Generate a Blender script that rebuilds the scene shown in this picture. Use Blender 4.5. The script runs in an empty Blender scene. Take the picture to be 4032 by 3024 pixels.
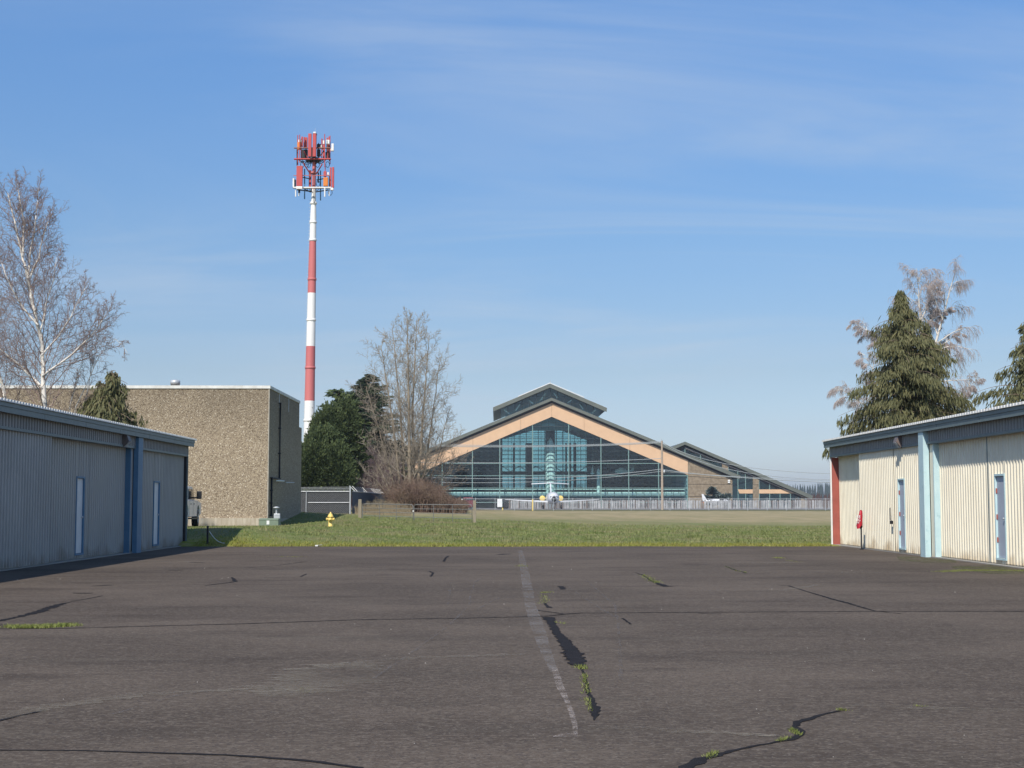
import bpy, math, random
import numpy as np
from mathutils import Vector, Matrix
PI = math.pi
R = math.radians
scene = bpy.context.scene
col = scene.collection
rng = np.random.default_rng(7)
random.seed(7)

# ---------------------------------------------------------------- camera
F = 5700.0                      # focal length in photo pixels (photo 4032 x 3024)
CAM = Vector((0, 0, 1.5))
PITCH = math.atan(468 / F)
YAW = math.atan(56 / F)
cam = bpy.data.cameras.new('camera')
cam.sensor_width = 36
cam.lens = 36 * F / 4032
cam.clip_end = 9000
cam.clip_start = 0.1
camo = bpy.data.objects.new('camera', cam)
col.objects.link(camo)
camo.location = CAM
camo.rotation_euler = (PI / 2 + PITCH, 0, -YAW)
scene.camera = camo
CR = camo.rotation_euler.to_matrix()

# ---------------------------------------------------------------- light
SUN = Vector((0.36, 0.95, -1.0))          # direction the light travels
sl = bpy.data.lights.new('sun', 'SUN')
sl.energy = 5.0
sl.angle = R(0.53)
sl.color = (1.0, 0.94, 0.86)
so = bpy.data.objects.new('sun', sl)
col.objects.link(so)
so.location = (-20, -40, 60)
so.rotation_euler = SUN.to_track_quat('-Z', 'Y').to_euler()
world = bpy.data.worlds.new('World')
scene.world = world
world.use_nodes = True
wn, wl = world.node_tree.nodes, world.node_tree.links
wn.clear()
def node(nt, t, **kw):
    n = nt.nodes.new(t)
    for k, v in kw.items():
        if k == 'inp':
            for a, b in v.items(): n.inputs[a].default_value = b
        else: setattr(n, k, v)
    return n
wt = world.node_tree
sky = node(wt, 'ShaderNodeTexSky', sky_type='NISHITA', sun_disc=False, sun_elevation=math.atan(1 / 1.016), sun_rotation=math.atan2(-SUN.x, -SUN.y),
           altitude=0, air_density=1.0, dust_density=0.35, ozone_density=2.6)
tc = node(wt, 'ShaderNodeTexCoord')
sep = node(wt, 'ShaderNodeSeparateXYZ')
wl.new(tc.outputs['Generated'], sep.inputs[0])
def wmath(op, a, b=None):
    n = node(wt, 'ShaderNodeMath', operation=op)
    for i, v in enumerate((a, b)):
        if v is None: continue
        if isinstance(v, (int, float)): n.inputs[i].default_value = v
        else: wl.new(v, n.inputs[i])
    return n.outputs[0]
zz = wmath('ADD', wmath('MAXIMUM', sep.outputs[2], 0.0), 0.16)
cx = wmath('DIVIDE', sep.outputs[0], zz)
cy = wmath('DIVIDE', sep.outputs[1], zz)
comb = node(wt, 'ShaderNodeCombineXYZ')
wl.new(cx, comb.inputs[0]); wl.new(cy, comb.inputs[1])
mp = node(wt, 'ShaderNodeMapping')
mp.inputs['Rotation'].default_value = (0, 0, R(24)); mp.inputs['Scale'].default_value = (0.55, 1.5, 1)
mp.inputs['Location'].default_value = (3.1, 1.7, 0)
wl.new(comb.outputs[0], mp.inputs[0])
n1 = node(wt, 'ShaderNodeTexNoise', inp={'Scale': 1.0, 'Detail': 11, 'Roughness': 0.6, 'Distortion': 0.9})
wl.new(mp.outputs[0], n1.inputs['Vector'])
n2 = node(wt, 'ShaderNodeTexNoise', inp={'Scale': 0.45, 'Detail': 3, 'Roughness': 0.5})
wl.new(comb.outputs[0], n2.inputs['Vector'])
c1 = node(wt, 'ShaderNodeMapRange', interpolation_type='SMOOTHSTEP', inp={'From Min': 0.40, 'From Max': 0.72})
wl.new(n1.outputs[0], c1.inputs[0])
c2 = node(wt, 'ShaderNodeMapRange', interpolation_type='SMOOTHSTEP', inp={'From Min': 0.35, 'From Max': 0.65})
wl.new(n2.outputs[0], c2.inputs[0])
cf = wmath('MULTIPLY', wmath('MULTIPLY', c1.outputs[0], c2.outputs[0]), 0.68)
tint = node(wt, 'ShaderNodeMix', data_type='RGBA', blend_type='MULTIPLY')
tint.inputs[0].default_value = 1.0
ramp = node(wt, 'ShaderNodeValToRGB')
e_ = ramp.color_ramp.elements
e_[0].position = 0.0; e_[0].color = (.55, .61, .83, 1); e_[1].position = 1.0; e_[1].color = (.60, .84, 1.06, 1)
for p_, c_ in ((.09, (.57, .58, .645, 1)), (.18, (.57, .67, .77, 1)), (.36, (.60, .84, 1.06, 1))):
    q_ = e_.new(p_); q_.color = c_
wl.new(sep.outputs[2], ramp.inputs[0]); wl.new(ramp.outputs[0], tint.inputs[7])
wl.new(sky.outputs[0], tint.inputs[6])
mixc = node(wt, 'ShaderNodeMix', data_type='RGBA')
wl.new(cf, mixc.inputs[0])
wl.new(tint.outputs[2], mixc.inputs[6])
mixc.inputs[7].default_value = (3.7, 4.3, 5.1, 1)
bg = node(wt, 'ShaderNodeBackground', inp={'Strength': 0.15})
wl.new(mixc.outputs[2], bg.inputs[0])
wo = node(wt, 'ShaderNodeOutputWorld')
wl.new(bg.outputs[0], wo.inputs[0])
vs = scene.view_settings
vs.view_transform = 'Standard'; vs.look = 'None'; vs.gamma = 1; vs.use_curve_mapping = False
vs.exposure = 0.0
scene.render.engine = 'CYCLES'
cy_ = scene.cycles
cy_.max_bounces = 8; cy_.transparent_max_bounces = 40; cy_.diffuse_bounces = 3; cy_.glossy_bounces = 3
cy_.use_denoising = True

# ---------------------------------------------------------------- pixel -> place helpers
def ray(px, py):
    return CR @ Vector(((px - 2016) / F, (1512 - py) / F, -1))
def P(px, py, D):               # point seen at photo pixel px,py at distance Y = D
    d = ray(px, py); return CAM + d * (D / d.y)
def G(px, py, z=0.0):           # point on the ground
    d = ray(px, py); return CAM + d * ((z - CAM.z) / d.z)
def yAt(px, X, py=1980):
    d = ray(px, py); return d.y * X / d.x
def zAt(py, X, px):
    d = ray(px, py); return CAM.z + d.z * X / d.x

# ---------------------------------------------------------------- materials
MC = {}
def M(name, c1, c2=None, scale=4, rough=0.65, metal=0.0, bump=0.0, bscale=60, detail=5, stretch=(1, 1, 1), lo=0.35, hi=0.65, c3=None, scale3=0.6, lo3=0.45, hi3=0.7, spec=0.4, trans=0):
    if name in MC: return MC[name]
    m = bpy.data.materials.new(name); m.use_nodes = True
    nt = m.node_tree; b = nt.nodes['Principled BSDF']; L = nt.links
    b.inputs['Roughness'].default_value = rough; b.inputs['Metallic'].default_value = metal
    b.inputs['Specular IOR Level'].default_value = spec
    if c2 is None: c2 = tuple(min(1, x * 0.86) for x in c1)
    geo = node(nt, 'ShaderNodeNewGeometry'); mpn = node(nt, 'ShaderNodeMapping'); mpn.inputs['Scale'].default_value = stretch
    L.new(geo.outputs['Position'], mpn.inputs[0])
    def mixnoise(s, a, bb, lo_, hi_, det=detail):
        n = node(nt, 'ShaderNodeTexNoise', inp={'Scale': s, 'Detail': det, 'Roughness': 0.6}); L.new(mpn.outputs[0], n.inputs['Vector'])
        r = node(nt, 'ShaderNodeMapRange', inp={'From Min': lo_, 'From Max': hi_}); L.new(n.outputs[0], r.inputs[0])
        x = node(nt, 'ShaderNodeMix', data_type='RGBA'); L.new(r.outputs[0], x.inputs[0])
        for k, v in ((6, a), (7, bb)):
            if isinstance(v, tuple): x.inputs[k].default_value = (*v, 1)
            else: L.new(v, x.inputs[k])
        return x.outputs[2]
    c = mixnoise(scale, c1, c2, lo, hi)
    if c3: c = mixnoise(scale3, c, c3, lo3, hi3)
    L.new(c, b.inputs['Base Color'])
    if bump:
        n = node(nt, 'ShaderNodeTexNoise', inp={'Scale': bscale, 'Detail': 4}); L.new(mpn.outputs[0], n.inputs['Vector'])
        bp = node(nt, 'ShaderNodeBump', inp={'Strength': bump, 'Distance': 0.02}); L.new(n.outputs[0], bp.inputs['Height']); L.new(bp.outputs[0], b.inputs['Normal'])
    if trans:
        tr = node(nt, 'ShaderNodeBsdfTranslucent'); L.new(c, tr.inputs[0]); mx = node(nt, 'ShaderNodeMixShader'); mx.inputs[0].default_value = trans
        L.new(b.outputs[0], mx.inputs[1]); L.new(tr.outputs[0], mx.inputs[2]); L.new(mx.outputs[0], nt.nodes['Material Output'].inputs[0])
    MC[name] = m
    return m
def worn(name, color, s1, lo, hi, amount, s2=1.2, stretch=(1, 1, 1)):   # patchy thin coating with gaps
    m = bpy.data.materials.new(name); m.use_nodes = True
    nt = m.node_tree; b = nt.nodes['Principled BSDF']; L = nt.links
    b.inputs['Base Color'].default_value = (*color, 1); b.inputs['Roughness'].default_value = 0.9
    geo = node(nt, 'ShaderNodeNewGeometry'); mpn = node(nt, 'ShaderNodeMapping'); mpn.inputs['Scale'].default_value = stretch
    L.new(geo.outputs['Position'], mpn.inputs[0])
    a = node(nt, 'ShaderNodeTexNoise', inp={'Scale': s1, 'Detail': 6, 'Roughness': 0.7}); L.new(mpn.outputs[0], a.inputs['Vector'])
    c = node(nt, 'ShaderNodeTexNoise', inp={'Scale': s2, 'Detail': 2}); L.new(mpn.outputs[0], c.inputs['Vector'])
    s = node(nt, 'ShaderNodeMath', operation='MULTIPLY'); 
    r1 = node(nt, 'ShaderNodeMapRange', inp={'From Min': lo, 'From Max': hi, 'To Max': amount}); L.new(a.outputs[0], r1.inputs[0])
    r2 = node(nt, 'ShaderNodeMapRange', inp={'From Min': 0.35, 'From Max': 0.6}); L.new(c.outputs[0], r2.inputs[0])
    L.new(r1.outputs[0], s.inputs[0]); L.new(r2.outputs[0], s.inputs[1])
    tr = node(nt, 'ShaderNodeBsdfTransparent'); mx = node(nt, 'ShaderNodeMixShader')
    L.new(s.outputs[0], mx.inputs[0]); L.new(tr.outputs[0], mx.inputs[1]); L.new(b.outputs[0], mx.inputs[2])
    L.new(mx.outputs[0], nt.nodes['Material Output'].inputs[0])
    return m
def glass(name, tintc, refl=0.12, rcol=(0.8, 0.9, 0.95)):
    m = bpy.data.materials.new(name); m.use_nodes = True
    nt = m.node_tree; L = nt.links; nt.nodes.remove(nt.nodes['Principled BSDF'])
    tr = node(nt, 'ShaderNodeBsdfTransparent'); tr.inputs[0].default_value = (*tintc, 1)
    gl = node(nt, 'ShaderNodeBsdfGlossy'); gl.inputs['Roughness'].default_value = 0.03; gl.inputs[0].default_value = (*rcol, 1)
    fr = node(nt, 'ShaderNodeLayerWeight', inp={'Blend': 0.15})
    ad = node(nt, 'ShaderNodeMath', operation='ADD'); ad.inputs[1].default_value = refl; L.new(fr.outputs[0], ad.inputs[0])
    mx = node(nt, 'ShaderNodeMixShader'); L.new(ad.outputs[0], mx.inputs[0]); L.new(tr.outputs[0], mx.inputs[1]); L.new(gl.outputs[0], mx.inputs[2])
    L.new(mx.outputs[0], nt.nodes['Material Output'].inputs[0])
    return m

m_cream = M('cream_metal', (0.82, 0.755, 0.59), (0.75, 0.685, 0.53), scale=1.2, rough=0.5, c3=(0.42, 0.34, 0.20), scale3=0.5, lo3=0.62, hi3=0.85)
m_shadehdr = M('shaded_header_metal', (0.26, 0.255, 0.24), (0.22, 0.22, 0.21), scale=1, rough=0.5)  # grey puts the eave overhang's shade into the header colour
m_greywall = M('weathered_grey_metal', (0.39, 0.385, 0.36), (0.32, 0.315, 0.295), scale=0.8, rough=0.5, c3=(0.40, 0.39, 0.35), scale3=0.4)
m_trim = M('teal_grey_trim', (0.14, 0.18, 0.185), (0.115, 0.155, 0.16), rough=0.45)
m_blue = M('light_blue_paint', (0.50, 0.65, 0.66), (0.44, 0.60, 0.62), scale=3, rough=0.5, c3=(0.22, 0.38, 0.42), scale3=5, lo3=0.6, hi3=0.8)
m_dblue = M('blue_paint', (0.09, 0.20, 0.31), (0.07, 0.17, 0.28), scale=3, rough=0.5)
m_red = M('red_oxide_paint', (0.36, 0.095, 0.07), (0.30, 0.08, 0.06), scale=3, rough=0.6)
m_door = M('pale_door_paint', (0.42, 0.46, 0.52), (0.38, 0.42, 0.48), scale=2, rough=0.5)
m_white = M('white_paint', (0.78, 0.78, 0.75), (0.70, 0.70, 0.67), scale=3, rough=0.5)
m_rooftin = M('galvanised_roof', (0.84, 0.82, 0.76), (0.78, 0.76, 0.70), rough=0.5)
m_dark = M('black_rubber', (0.015, 0.015, 0.017), rough=0.6)
m_galv = M('galvanised_steel', (0.55, 0.57, 0.58), (0.42, 0.44, 0.45), scale=8, rough=0.45, metal=0.3)
m_conc = M('plain_concrete', (0.50, 0.44, 0.34), (0.36, 0.30, 0.22), scale=1.5, stretch=(4, 4, 0.5), rough=0.9, bump=0.4)
m_glassd = M('dark_window_glass', (0.02, 0.025, 0.03), rough=0.08, spec=0.8)

def foot_dirt(m, colr, h=0.35):
    nt = m.node_tree; L = nt.links; b = nt.nodes['Principled BSDF']; src = b.inputs['Base Color'].links[0].from_socket
    geo = node(nt, 'ShaderNodeNewGeometry'); sp = node(nt, 'ShaderNodeSeparateXYZ'); L.new(geo.outputs['Position'], sp.inputs[0])
    n = node(nt, 'ShaderNodeTexNoise', inp={'Scale': 1.6, 'Detail': 6}); L.new(geo.outputs['Position'], n.inputs['Vector'])
    ma = node(nt, 'ShaderNodeMath', operation='MULTIPLY_ADD'); L.new(n.outputs[0], ma.inputs[0]); ma.inputs[1].default_value = -1.1; L.new(sp.outputs[2], ma.inputs[2])
    r = node(nt, 'ShaderNodeMapRange', inp={'From Min': -0.60, 'From Max': -0.60 + h, 'To Min': 0.75, 'To Max': 0.0}); L.new(ma.outputs[0], r.inputs[0])
    x = node(nt, 'ShaderNodeMix', data_type='RGBA'); L.new(r.outputs[0], x.inputs[0]); L.new(src, x.inputs[6]); x.inputs[7].default_value = (*colr, 1); L.new(x.outputs[2], b.inputs['Base Color'])
foot_dirt(m_cream, (0.36, 0.26, 0.14)); foot_dirt(m_greywall, (0.20, 0.18, 0.14)); foot_dirt(m_conc, (0.20, 0.15, 0.09), .5)
def pebble_mat():
    m = bpy.data.materials.new('exposed_aggregate'); m.use_nodes = True
    nt = m.node_tree; b = nt.nodes['Principled BSDF']; L = nt.links
    b.inputs['Roughness'].default_value = 0.9
    geo = node(nt, 'ShaderNodeNewGeometry')
    v = node(nt, 'ShaderNodeTexVoronoi', inp={'Scale': 25.0, 'Randomness': 1.0}); L.new(geo.outputs['Position'], v.inputs['Vector'])
    sx = node(nt, 'ShaderNodeSeparateColor'); L.new(v.outputs['Color'], sx.inputs[0])
    cr = node(nt, 'ShaderNodeValToRGB'); e = cr.color_ramp.elements
    e[0].position = 0.0; e[0].color = (0.15, 0.11, 0.07, 1); e[1].position = 1.0; e[1].color = (0.66, 0.58, 0.46, 1)
    x = e.new(0.4); x.color = (0.30, 0.235, 0.16, 1); x = e.new(0.93); x.color = (0.41, 0.33, 0.225, 1)
    L.new(sx.outputs[0], cr.inputs[0])
    n = node(nt, 'ShaderNodeTexNoise', inp={'Scale': 0.35, 'Detail': 6}); L.new(geo.outputs['Position'], n.inputs['Vector'])
    n3 = node(nt, 'ShaderNodeTexNoise', inp={'Scale': 26, 'Detail': 3}); L.new(geo.outputs['Position'], n3.inputs['Vector'])
    # weathered darker towards the parapet, an old water stain
    sp = node(nt, 'ShaderNodeSeparateXYZ'); L.new(geo.outputs['Position'], sp.inputs[0])
    ad = node(nt, 'ShaderNodeMath', operation='MULTIPLY_ADD'); ad.inputs[1].default_value = 4.0; L.new(n.outputs[0], ad.inputs[0]); L.new(sp.outputs[2], ad.inputs[2])
    mr = node(nt, 'ShaderNodeMapRange', inp={'From Min': 6.6, 'From Max': 10.2, 'To Min': 1.0, 'To Max': 0.62}); L.new(ad.outputs[0], mr.inputs[0])
    mr2 = node(nt, 'ShaderNodeMapRange', inp={'From Min': 0.3, 'From Max': 0.7, 'To Min': 0.8, 'To Max': 1.2}); L.new(n3.outputs[0], mr2.inputs[0])
    mu = node(nt, 'ShaderNodeMath', operation='MULTIPLY'); L.new(mr.outputs[0], mu.inputs[0]); L.new(mr2.outputs[0], mu.inputs[1])
    mx = node(nt, 'ShaderNodeVectorMath', operation='SCALE'); L.new(cr.outputs[0], mx.inputs[0]); L.new(mu.outputs[0], mx.inputs['Scale'])
    L.new(mx.outputs[0], b.inputs['Base Color'])
    bp = node(nt, 'ShaderNodeBump', inp={'Strength': 0.8, 'Distance': 0.02}); L.new(v.outputs['Distance'], bp.inputs['Height']); bp.invert = True
    L.new(bp.outputs[0], b.inputs['Normal'])
    return m
m_pebble = pebble_mat()

# ---------------------------------------------------------------- object helpers
OFF = {}
def link(o, parent=None):
    col.objects.link(o)
    if parent is not None: o.parent = parent
    return o
def tag(o, label=None, cat=None, group=None, kind=None):
    if label: o['label'] = label
    if cat: o['category'] = cat
    if group: o['group'] = group
    if kind: o['kind'] = kind
    return o
def thing(name, loc, label, cat, group=None):
    o = bpy.data.objects.new(name, None); o.empty_display_size = 0.2
    o.location = loc; link(o); OFF[o.name] = Vector(loc)
    return tag(o, label, cat, group)
def emit(name, me, mt, parent=None):
    if not isinstance(mt, (list, tuple)): mt = [mt]
    for x in mt: me.materials.append(x)
    o = bpy.data.objects.new(name, me)
    off = OFF.get(parent.name, Vector((0, 0, 0))) if parent is not None else Vector((0, 0, 0))
    if off.length > 0: me.transform(Matrix.Translation(-off))
    link(o, parent)
    OFF[o.name] = off
    return o
def npmesh(name, V, Fa, mt, parent=None, smooth=False):
    V = np.asarray(V, dtype=np.float32); Fa = np.asarray(Fa, dtype=np.int32)
    me = bpy.data.meshes.new(name)
    me.vertices.add(len(V)); me.vertices.foreach_set('co', V.ravel())
    k = Fa.shape[1]
    me.loops.add(Fa.size); me.loops.foreach_set('vertex_index', Fa.ravel())
    me.polygons.add(len(Fa)); me.polygons.foreach_set('loop_start', np.arange(0, Fa.size, k, dtype=np.int32))
    me.polygons.foreach_set('loop_total', np.full(len(Fa), k, dtype=np.int32))
    if smooth: me.polygons.foreach_set('use_smooth', np.ones(len(Fa), dtype=bool))
    me.update(calc_edges=True)
    return emit(name, me, mt, parent)
class MB:
    def __init__(s): s.v = []; s.f = []; s.mi = []; s.cur = 0; s.sm = []
    def add(s, vs, fs, smooth=False):
        n = len(s.v); s.v += [tuple(v) for v in vs]; s.f += [tuple(i + n for i in f) for f in fs]
        s.mi += [s.cur] * len(fs); s.sm += [smooth] * len(fs); return s
    def box(s, a, b):
        x0, y0, z0 = [min(p, q) for p, q in zip(a, b)]; x1, y1, z1 = [max(p, q) for p, q in zip(a, b)]
        return s.add([(x0, y0, z0), (x1, y0, z0), (x1, y1, z0), (x0, y1, z0), (x0, y0, z1), (x1, y0, z1), (x1, y1, z1), (x0, y1, z1)],
                     [(0, 3, 2, 1), (4, 5, 6, 7), (0, 1, 5, 4), (1, 2, 6, 5), (2, 3, 7, 6), (3, 0, 4, 7)])
    def bar(s, p, q, w, h=None, up=(0, 0, 1)):        # rectangular bar between two points
        p = Vector(p); q = Vector(q); h = h or w; d = (q - p).normalized(); u = Vector(up)
        if abs(d.dot(u)) > 0.95: u = Vector((0, 1, 0))
        a = d.cross(u).normalized() * (w / 2); b = a.cross(d).normalized() * (h / 2)
        vs = [p - a - b, p + a - b, p + a + b, p - a + b, q - a - b, q + a - b, q + a + b, q - a + b]
        return s.add(vs, [(0, 1, 2, 3), (7, 6, 5, 4), (0, 4, 5, 1), (1, 5, 6, 2), (2, 6, 7, 3), (3, 7, 4, 0)])
    def tube(s, pts, r, n=8, cap=True):
        pts = [Vector(p) for p in pts]; rs = r if isinstance(r, (list, tuple)) else [r] * len(pts)
        vs = []; fs = []
        for i, p in enumerate(pts):
            d = (pts[min(i + 1, len(pts) - 1)] - pts[max(i - 1, 0)]).normalized()
            u = Vector((0, 0, 1)) if abs(d.z) < 0.9 else Vector((1, 0, 0))
            a = d.cross(u).normalized(); b = a.cross(d)
            for k in range(n):
                t = 2 * PI * k / n; vs.append(p + (a * math.cos(t) + b * math.sin(t)) * rs[i])
        for i in range(len(pts) - 1):
            for k in range(n):
                k2 = (k + 1) % n; fs.append((i * n + k, i * n + k2, (i + 1) * n + k2, (i + 1) * n + k))
        s.add(vs, fs, smooth=n > 6)
        if cap:
            m = (len(pts) - 1) * n
            s.add(vs[:n], [tuple(range(n - 1, -1, -1))]); s.add(vs[m:], [tuple(range(n))])
        return s
    def prism(s, poly, y0, y1):                         # polygon in x,z pushed along y
        n = len(poly)
        vs = [(x, y0, z) for x, z in poly] + [(x, y1, z) for x, z in poly]
        return s.add(vs, [tuple(range(n)), tuple(range(2 * n - 1, n - 1, -1))] + [((i + 1) % n, i, n + i, n + (i + 1) % n) for i in range(n)])
    def prism2(s, pa, pb):                              # two matching 3-d outlines
        n = len(pa)
        return s.add(list(pa) + list(pb), [tuple(range(n)), tuple(range(2 * n - 1, n - 1, -1))] + [((i + 1) % n, i, n + i, n + (i + 1) % n) for i in range(n)])
    def lathe(s, c, prof, n=16, axis='z'):
        vs = []; fs = []
        for r, h in prof:
            for k in range(n):
                t = 2 * PI * k / n
                q = (r * math.cos(t), r * math.sin(t), h) if axis == 'z' else ((r * math.cos(t), h, r * math.sin(t)) if axis == 'y' else (h, r * math.cos(t), r * math.sin(t)))
                vs.append((c[0] + q[0], c[1] + q[1], c[2] + q[2]))
        for i in range(len(prof) - 1):
            for k in range(n):
                k2 = (k + 1) % n; fs.append((i * n + k, i * n + k2, (i + 1) * n + k2, (i + 1) * n + k))
        return s.add(vs, fs, smooth=True)
    def build(s, name, mt, parent=None, bevel=0):
        me = bpy.data.meshes.new(name); me.from_pydata(s.v, [], s.f)
        me.polygons.foreach_set('material_index', s.mi); me.polygons.foreach_set('use_smooth', s.sm); me.update()
        o = emit(name, me, mt, parent)
        if bevel:
            md = o.modifiers.new('bevel', 'BEVEL'); md.width = bevel; md.segments = 2; md.limit_method = 'ANGLE'
        return o

# ---------------------------------------------------------------- ground height
ctl = []
def c_(px, py, D):
    p = P(px, py, D); ctl.append((p.x, D, p.z))
c_(939, 2081, 54.5); c_(738, 2081, 55); c_(760, 2075, 70); c_(1050, 2074, 77); c_(400, 2074, 77); c_(800, 2074, 77)
c_(1068, 2074, 74.5); c_(1301, 2073, 68); c_(1175, 2020, 90); c_(1275, 2024, 105); c_(1380, 2023, 112); c_(1418, 2039, 88); c_(1865, 2058, 85)
c_(1640, 2048, 87); c_(1700, 2004, 132); c_(1835, 2004, 150); c_(1553, 2004, 170); c_(1301, 2100, 60); c_(1640, 2100, 62); c_(2050, 2045, 100)
for X in (-70, -45, -25, -14, -8, -2, 5, 15, 40, 80): ctl.append((X, 50.2, -0.01)); 
for X in (-8, -2, 5, 15, 40): ctl.append((X, 51.5, 0.03))
for X, Y in ((12, 70), (8, 85), (25, 70), (25, 100), (12, 120), (30, 150), (8, 190), (-20, 230), (60, 100), (60, 180), (-80, 230), (20, 240), (-30, 300), (30, 300), (90, 300), (-90, 120), (-60, 300)):
    ctl.append((X, Y, 0.0 if Y > 60 else 0))
for X, Y, z in ((-35, 100, 0.6), (-60, 80, 0.2), (-30, 140, 0.9), (-20, 180, 0.6)): ctl.append((X, Y, z))
C_ = np.array(ctl)
def phi(a, b):
    dx = (a[:, None, 0] - b[None, :, 0]); dy = (a[:, None, 1] - b[None, :, 1]) * 0.8
    return np.sqrt(dx * dx + dy * dy + 0.5)
A_ = phi(C_[:, :2], C_[:, :2]); n_ = len(C_)
Am = np.zeros((n_ + 1, n_ + 1)); Am[:n_, :n_] = A_ + np.eye(n_) * 0.02; Am[:n_, n_] = 1; Am[n_, :n_] = 1
W_ = np.linalg.solve(Am, np.append(C_[:, 2], 0))
def hts(XY):
    XY = np.atleast_2d(np.asarray(XY, float))
    out = np.empty(len(XY))
    for i in range(0, len(XY), 20000):
        out[i:i + 20000] = phi(XY[i:i + 20000], C_[:, :2]) @ W_[:n_] + W_[n_]
    x, y = XY[:, 0], XY[:, 1]
    w = np.clip((y - 50.2) / 0.6, 0, 1) * np.clip((300 - y) / 60, 0, 1) * np.clip((110 - np.abs(x)) / 40, 0, 1)
    return out * w - 0.03 * np.clip((50.6 - y) / 0.4, 0, 1)
def H(x, y): return float(hts([(x, y)])[0])

# ---------------------------------------------------------------- setting: field, apron, road
def field_mat():
    m = bpy.data.materials.new('winter_field_grass'); m.use_nodes = True
    nt = m.node_tree; b = nt.nodes['Principled BSDF']; L = nt.links
    b.inputs['Roughness'].default_value = 0.95; b.inputs['Specular IOR Level'].default_value = 0.1
    geo = node(nt, 'ShaderNodeNewGeometry'); sp = node(nt, 'ShaderNodeSeparateXYZ'); L.new(geo.outputs['Position'], sp.inputs[0])
    def noise(s, st=(1, 1, 1), det=5):
        mpn = node(nt, 'ShaderNodeMapping'); mpn.inputs['Scale'].default_value = st; L.new(geo.outputs['Position'], mpn.inputs[0])
        n = node(nt, 'ShaderNodeTexNoise', inp={'Scale': s, 'Detail': det, 'Roughness': 0.65}); L.new(mpn.outputs[0], n.inputs['Vector']); return n.outputs[0]
    def mix(f, a, bb):
        x = node(nt, 'ShaderNodeMix', data_type='RGBA'); L.new(f, x.inputs[0])
        for k, v in ((6, a), (7, bb)):
            if isinstance(v, tuple): x.inputs[k].default_value = (*v, 1)
            else: L.new(v, x.inputs[k])
        return x.outputs[2]
    def rng_(v, a, bb):
        r = node(nt, 'ShaderNodeMapRange', interpolation_type='SMOOTHSTEP', inp={'From Min': a, 'From Max': bb}); L.new(v, r.inputs[0]); return r.outputs[0]
    def mad(v, k, w):
        n = node(nt, 'ShaderNodeMath', operation='MULTIPLY_ADD'); L.new(v, n.inputs[0]); n.inputs[1].default_value = k
        if isinstance(w, float): n.inputs[2].default_value = w
        else: L.new(w, n.inputs[2])
        return n.outputs[0]
    green = mix(rng_(noise(1.4), 0.35, 0.65), (0.105, 0.145, 0.036), (0.175, 0.20, 0.07))
    green = mix(rng_(noise(0.4, (1, 0.4, 1)), 0.46, 0.66), green, (0.20, 0.18, 0.09))
    brown = mix(rng_(noise(0.35, (1, 0.25, 1)), 0.35, 0.65), (0.36, 0.29, 0.17), (0.27, 0.235, 0.125))
    brown = mix(rng_(noise(0.9, (1, 0.3, 1)), 0.55, 0.8), brown, (0.19, 0.19, 0.085))
    yv = mad(noise(0.12, (1, 0.5, 1)), 60.0, sp.outputs[1])
    c = mix(rng_(yv, 105, 165), green, brown)
    c = mix(rng_(yv, 292, 300), c, (0.13, 0.125, 0.055))
    y2 = mad(noise(0.9), 3.0, sp.outputs[1])
    yel = mix(rng_(noise(2.5), 0.4, 0.6), (0.22, 0.24, 0.03), (0.30, 0.26, 0.09))
    c = mix(rng_(y2, 52.0, 55.0), yel, c)
    L.new(c, b.inputs['Base Color'])
    bp = node(nt, 'ShaderNodeBump', inp={'Strength': 1.0, 'Distance': 0.12}); L.new(noise(4, (1, 0.5, 1), 8), bp.inputs['Height']); L.new(bp.outputs[0], b.inputs['Normal'])
    return m
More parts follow.
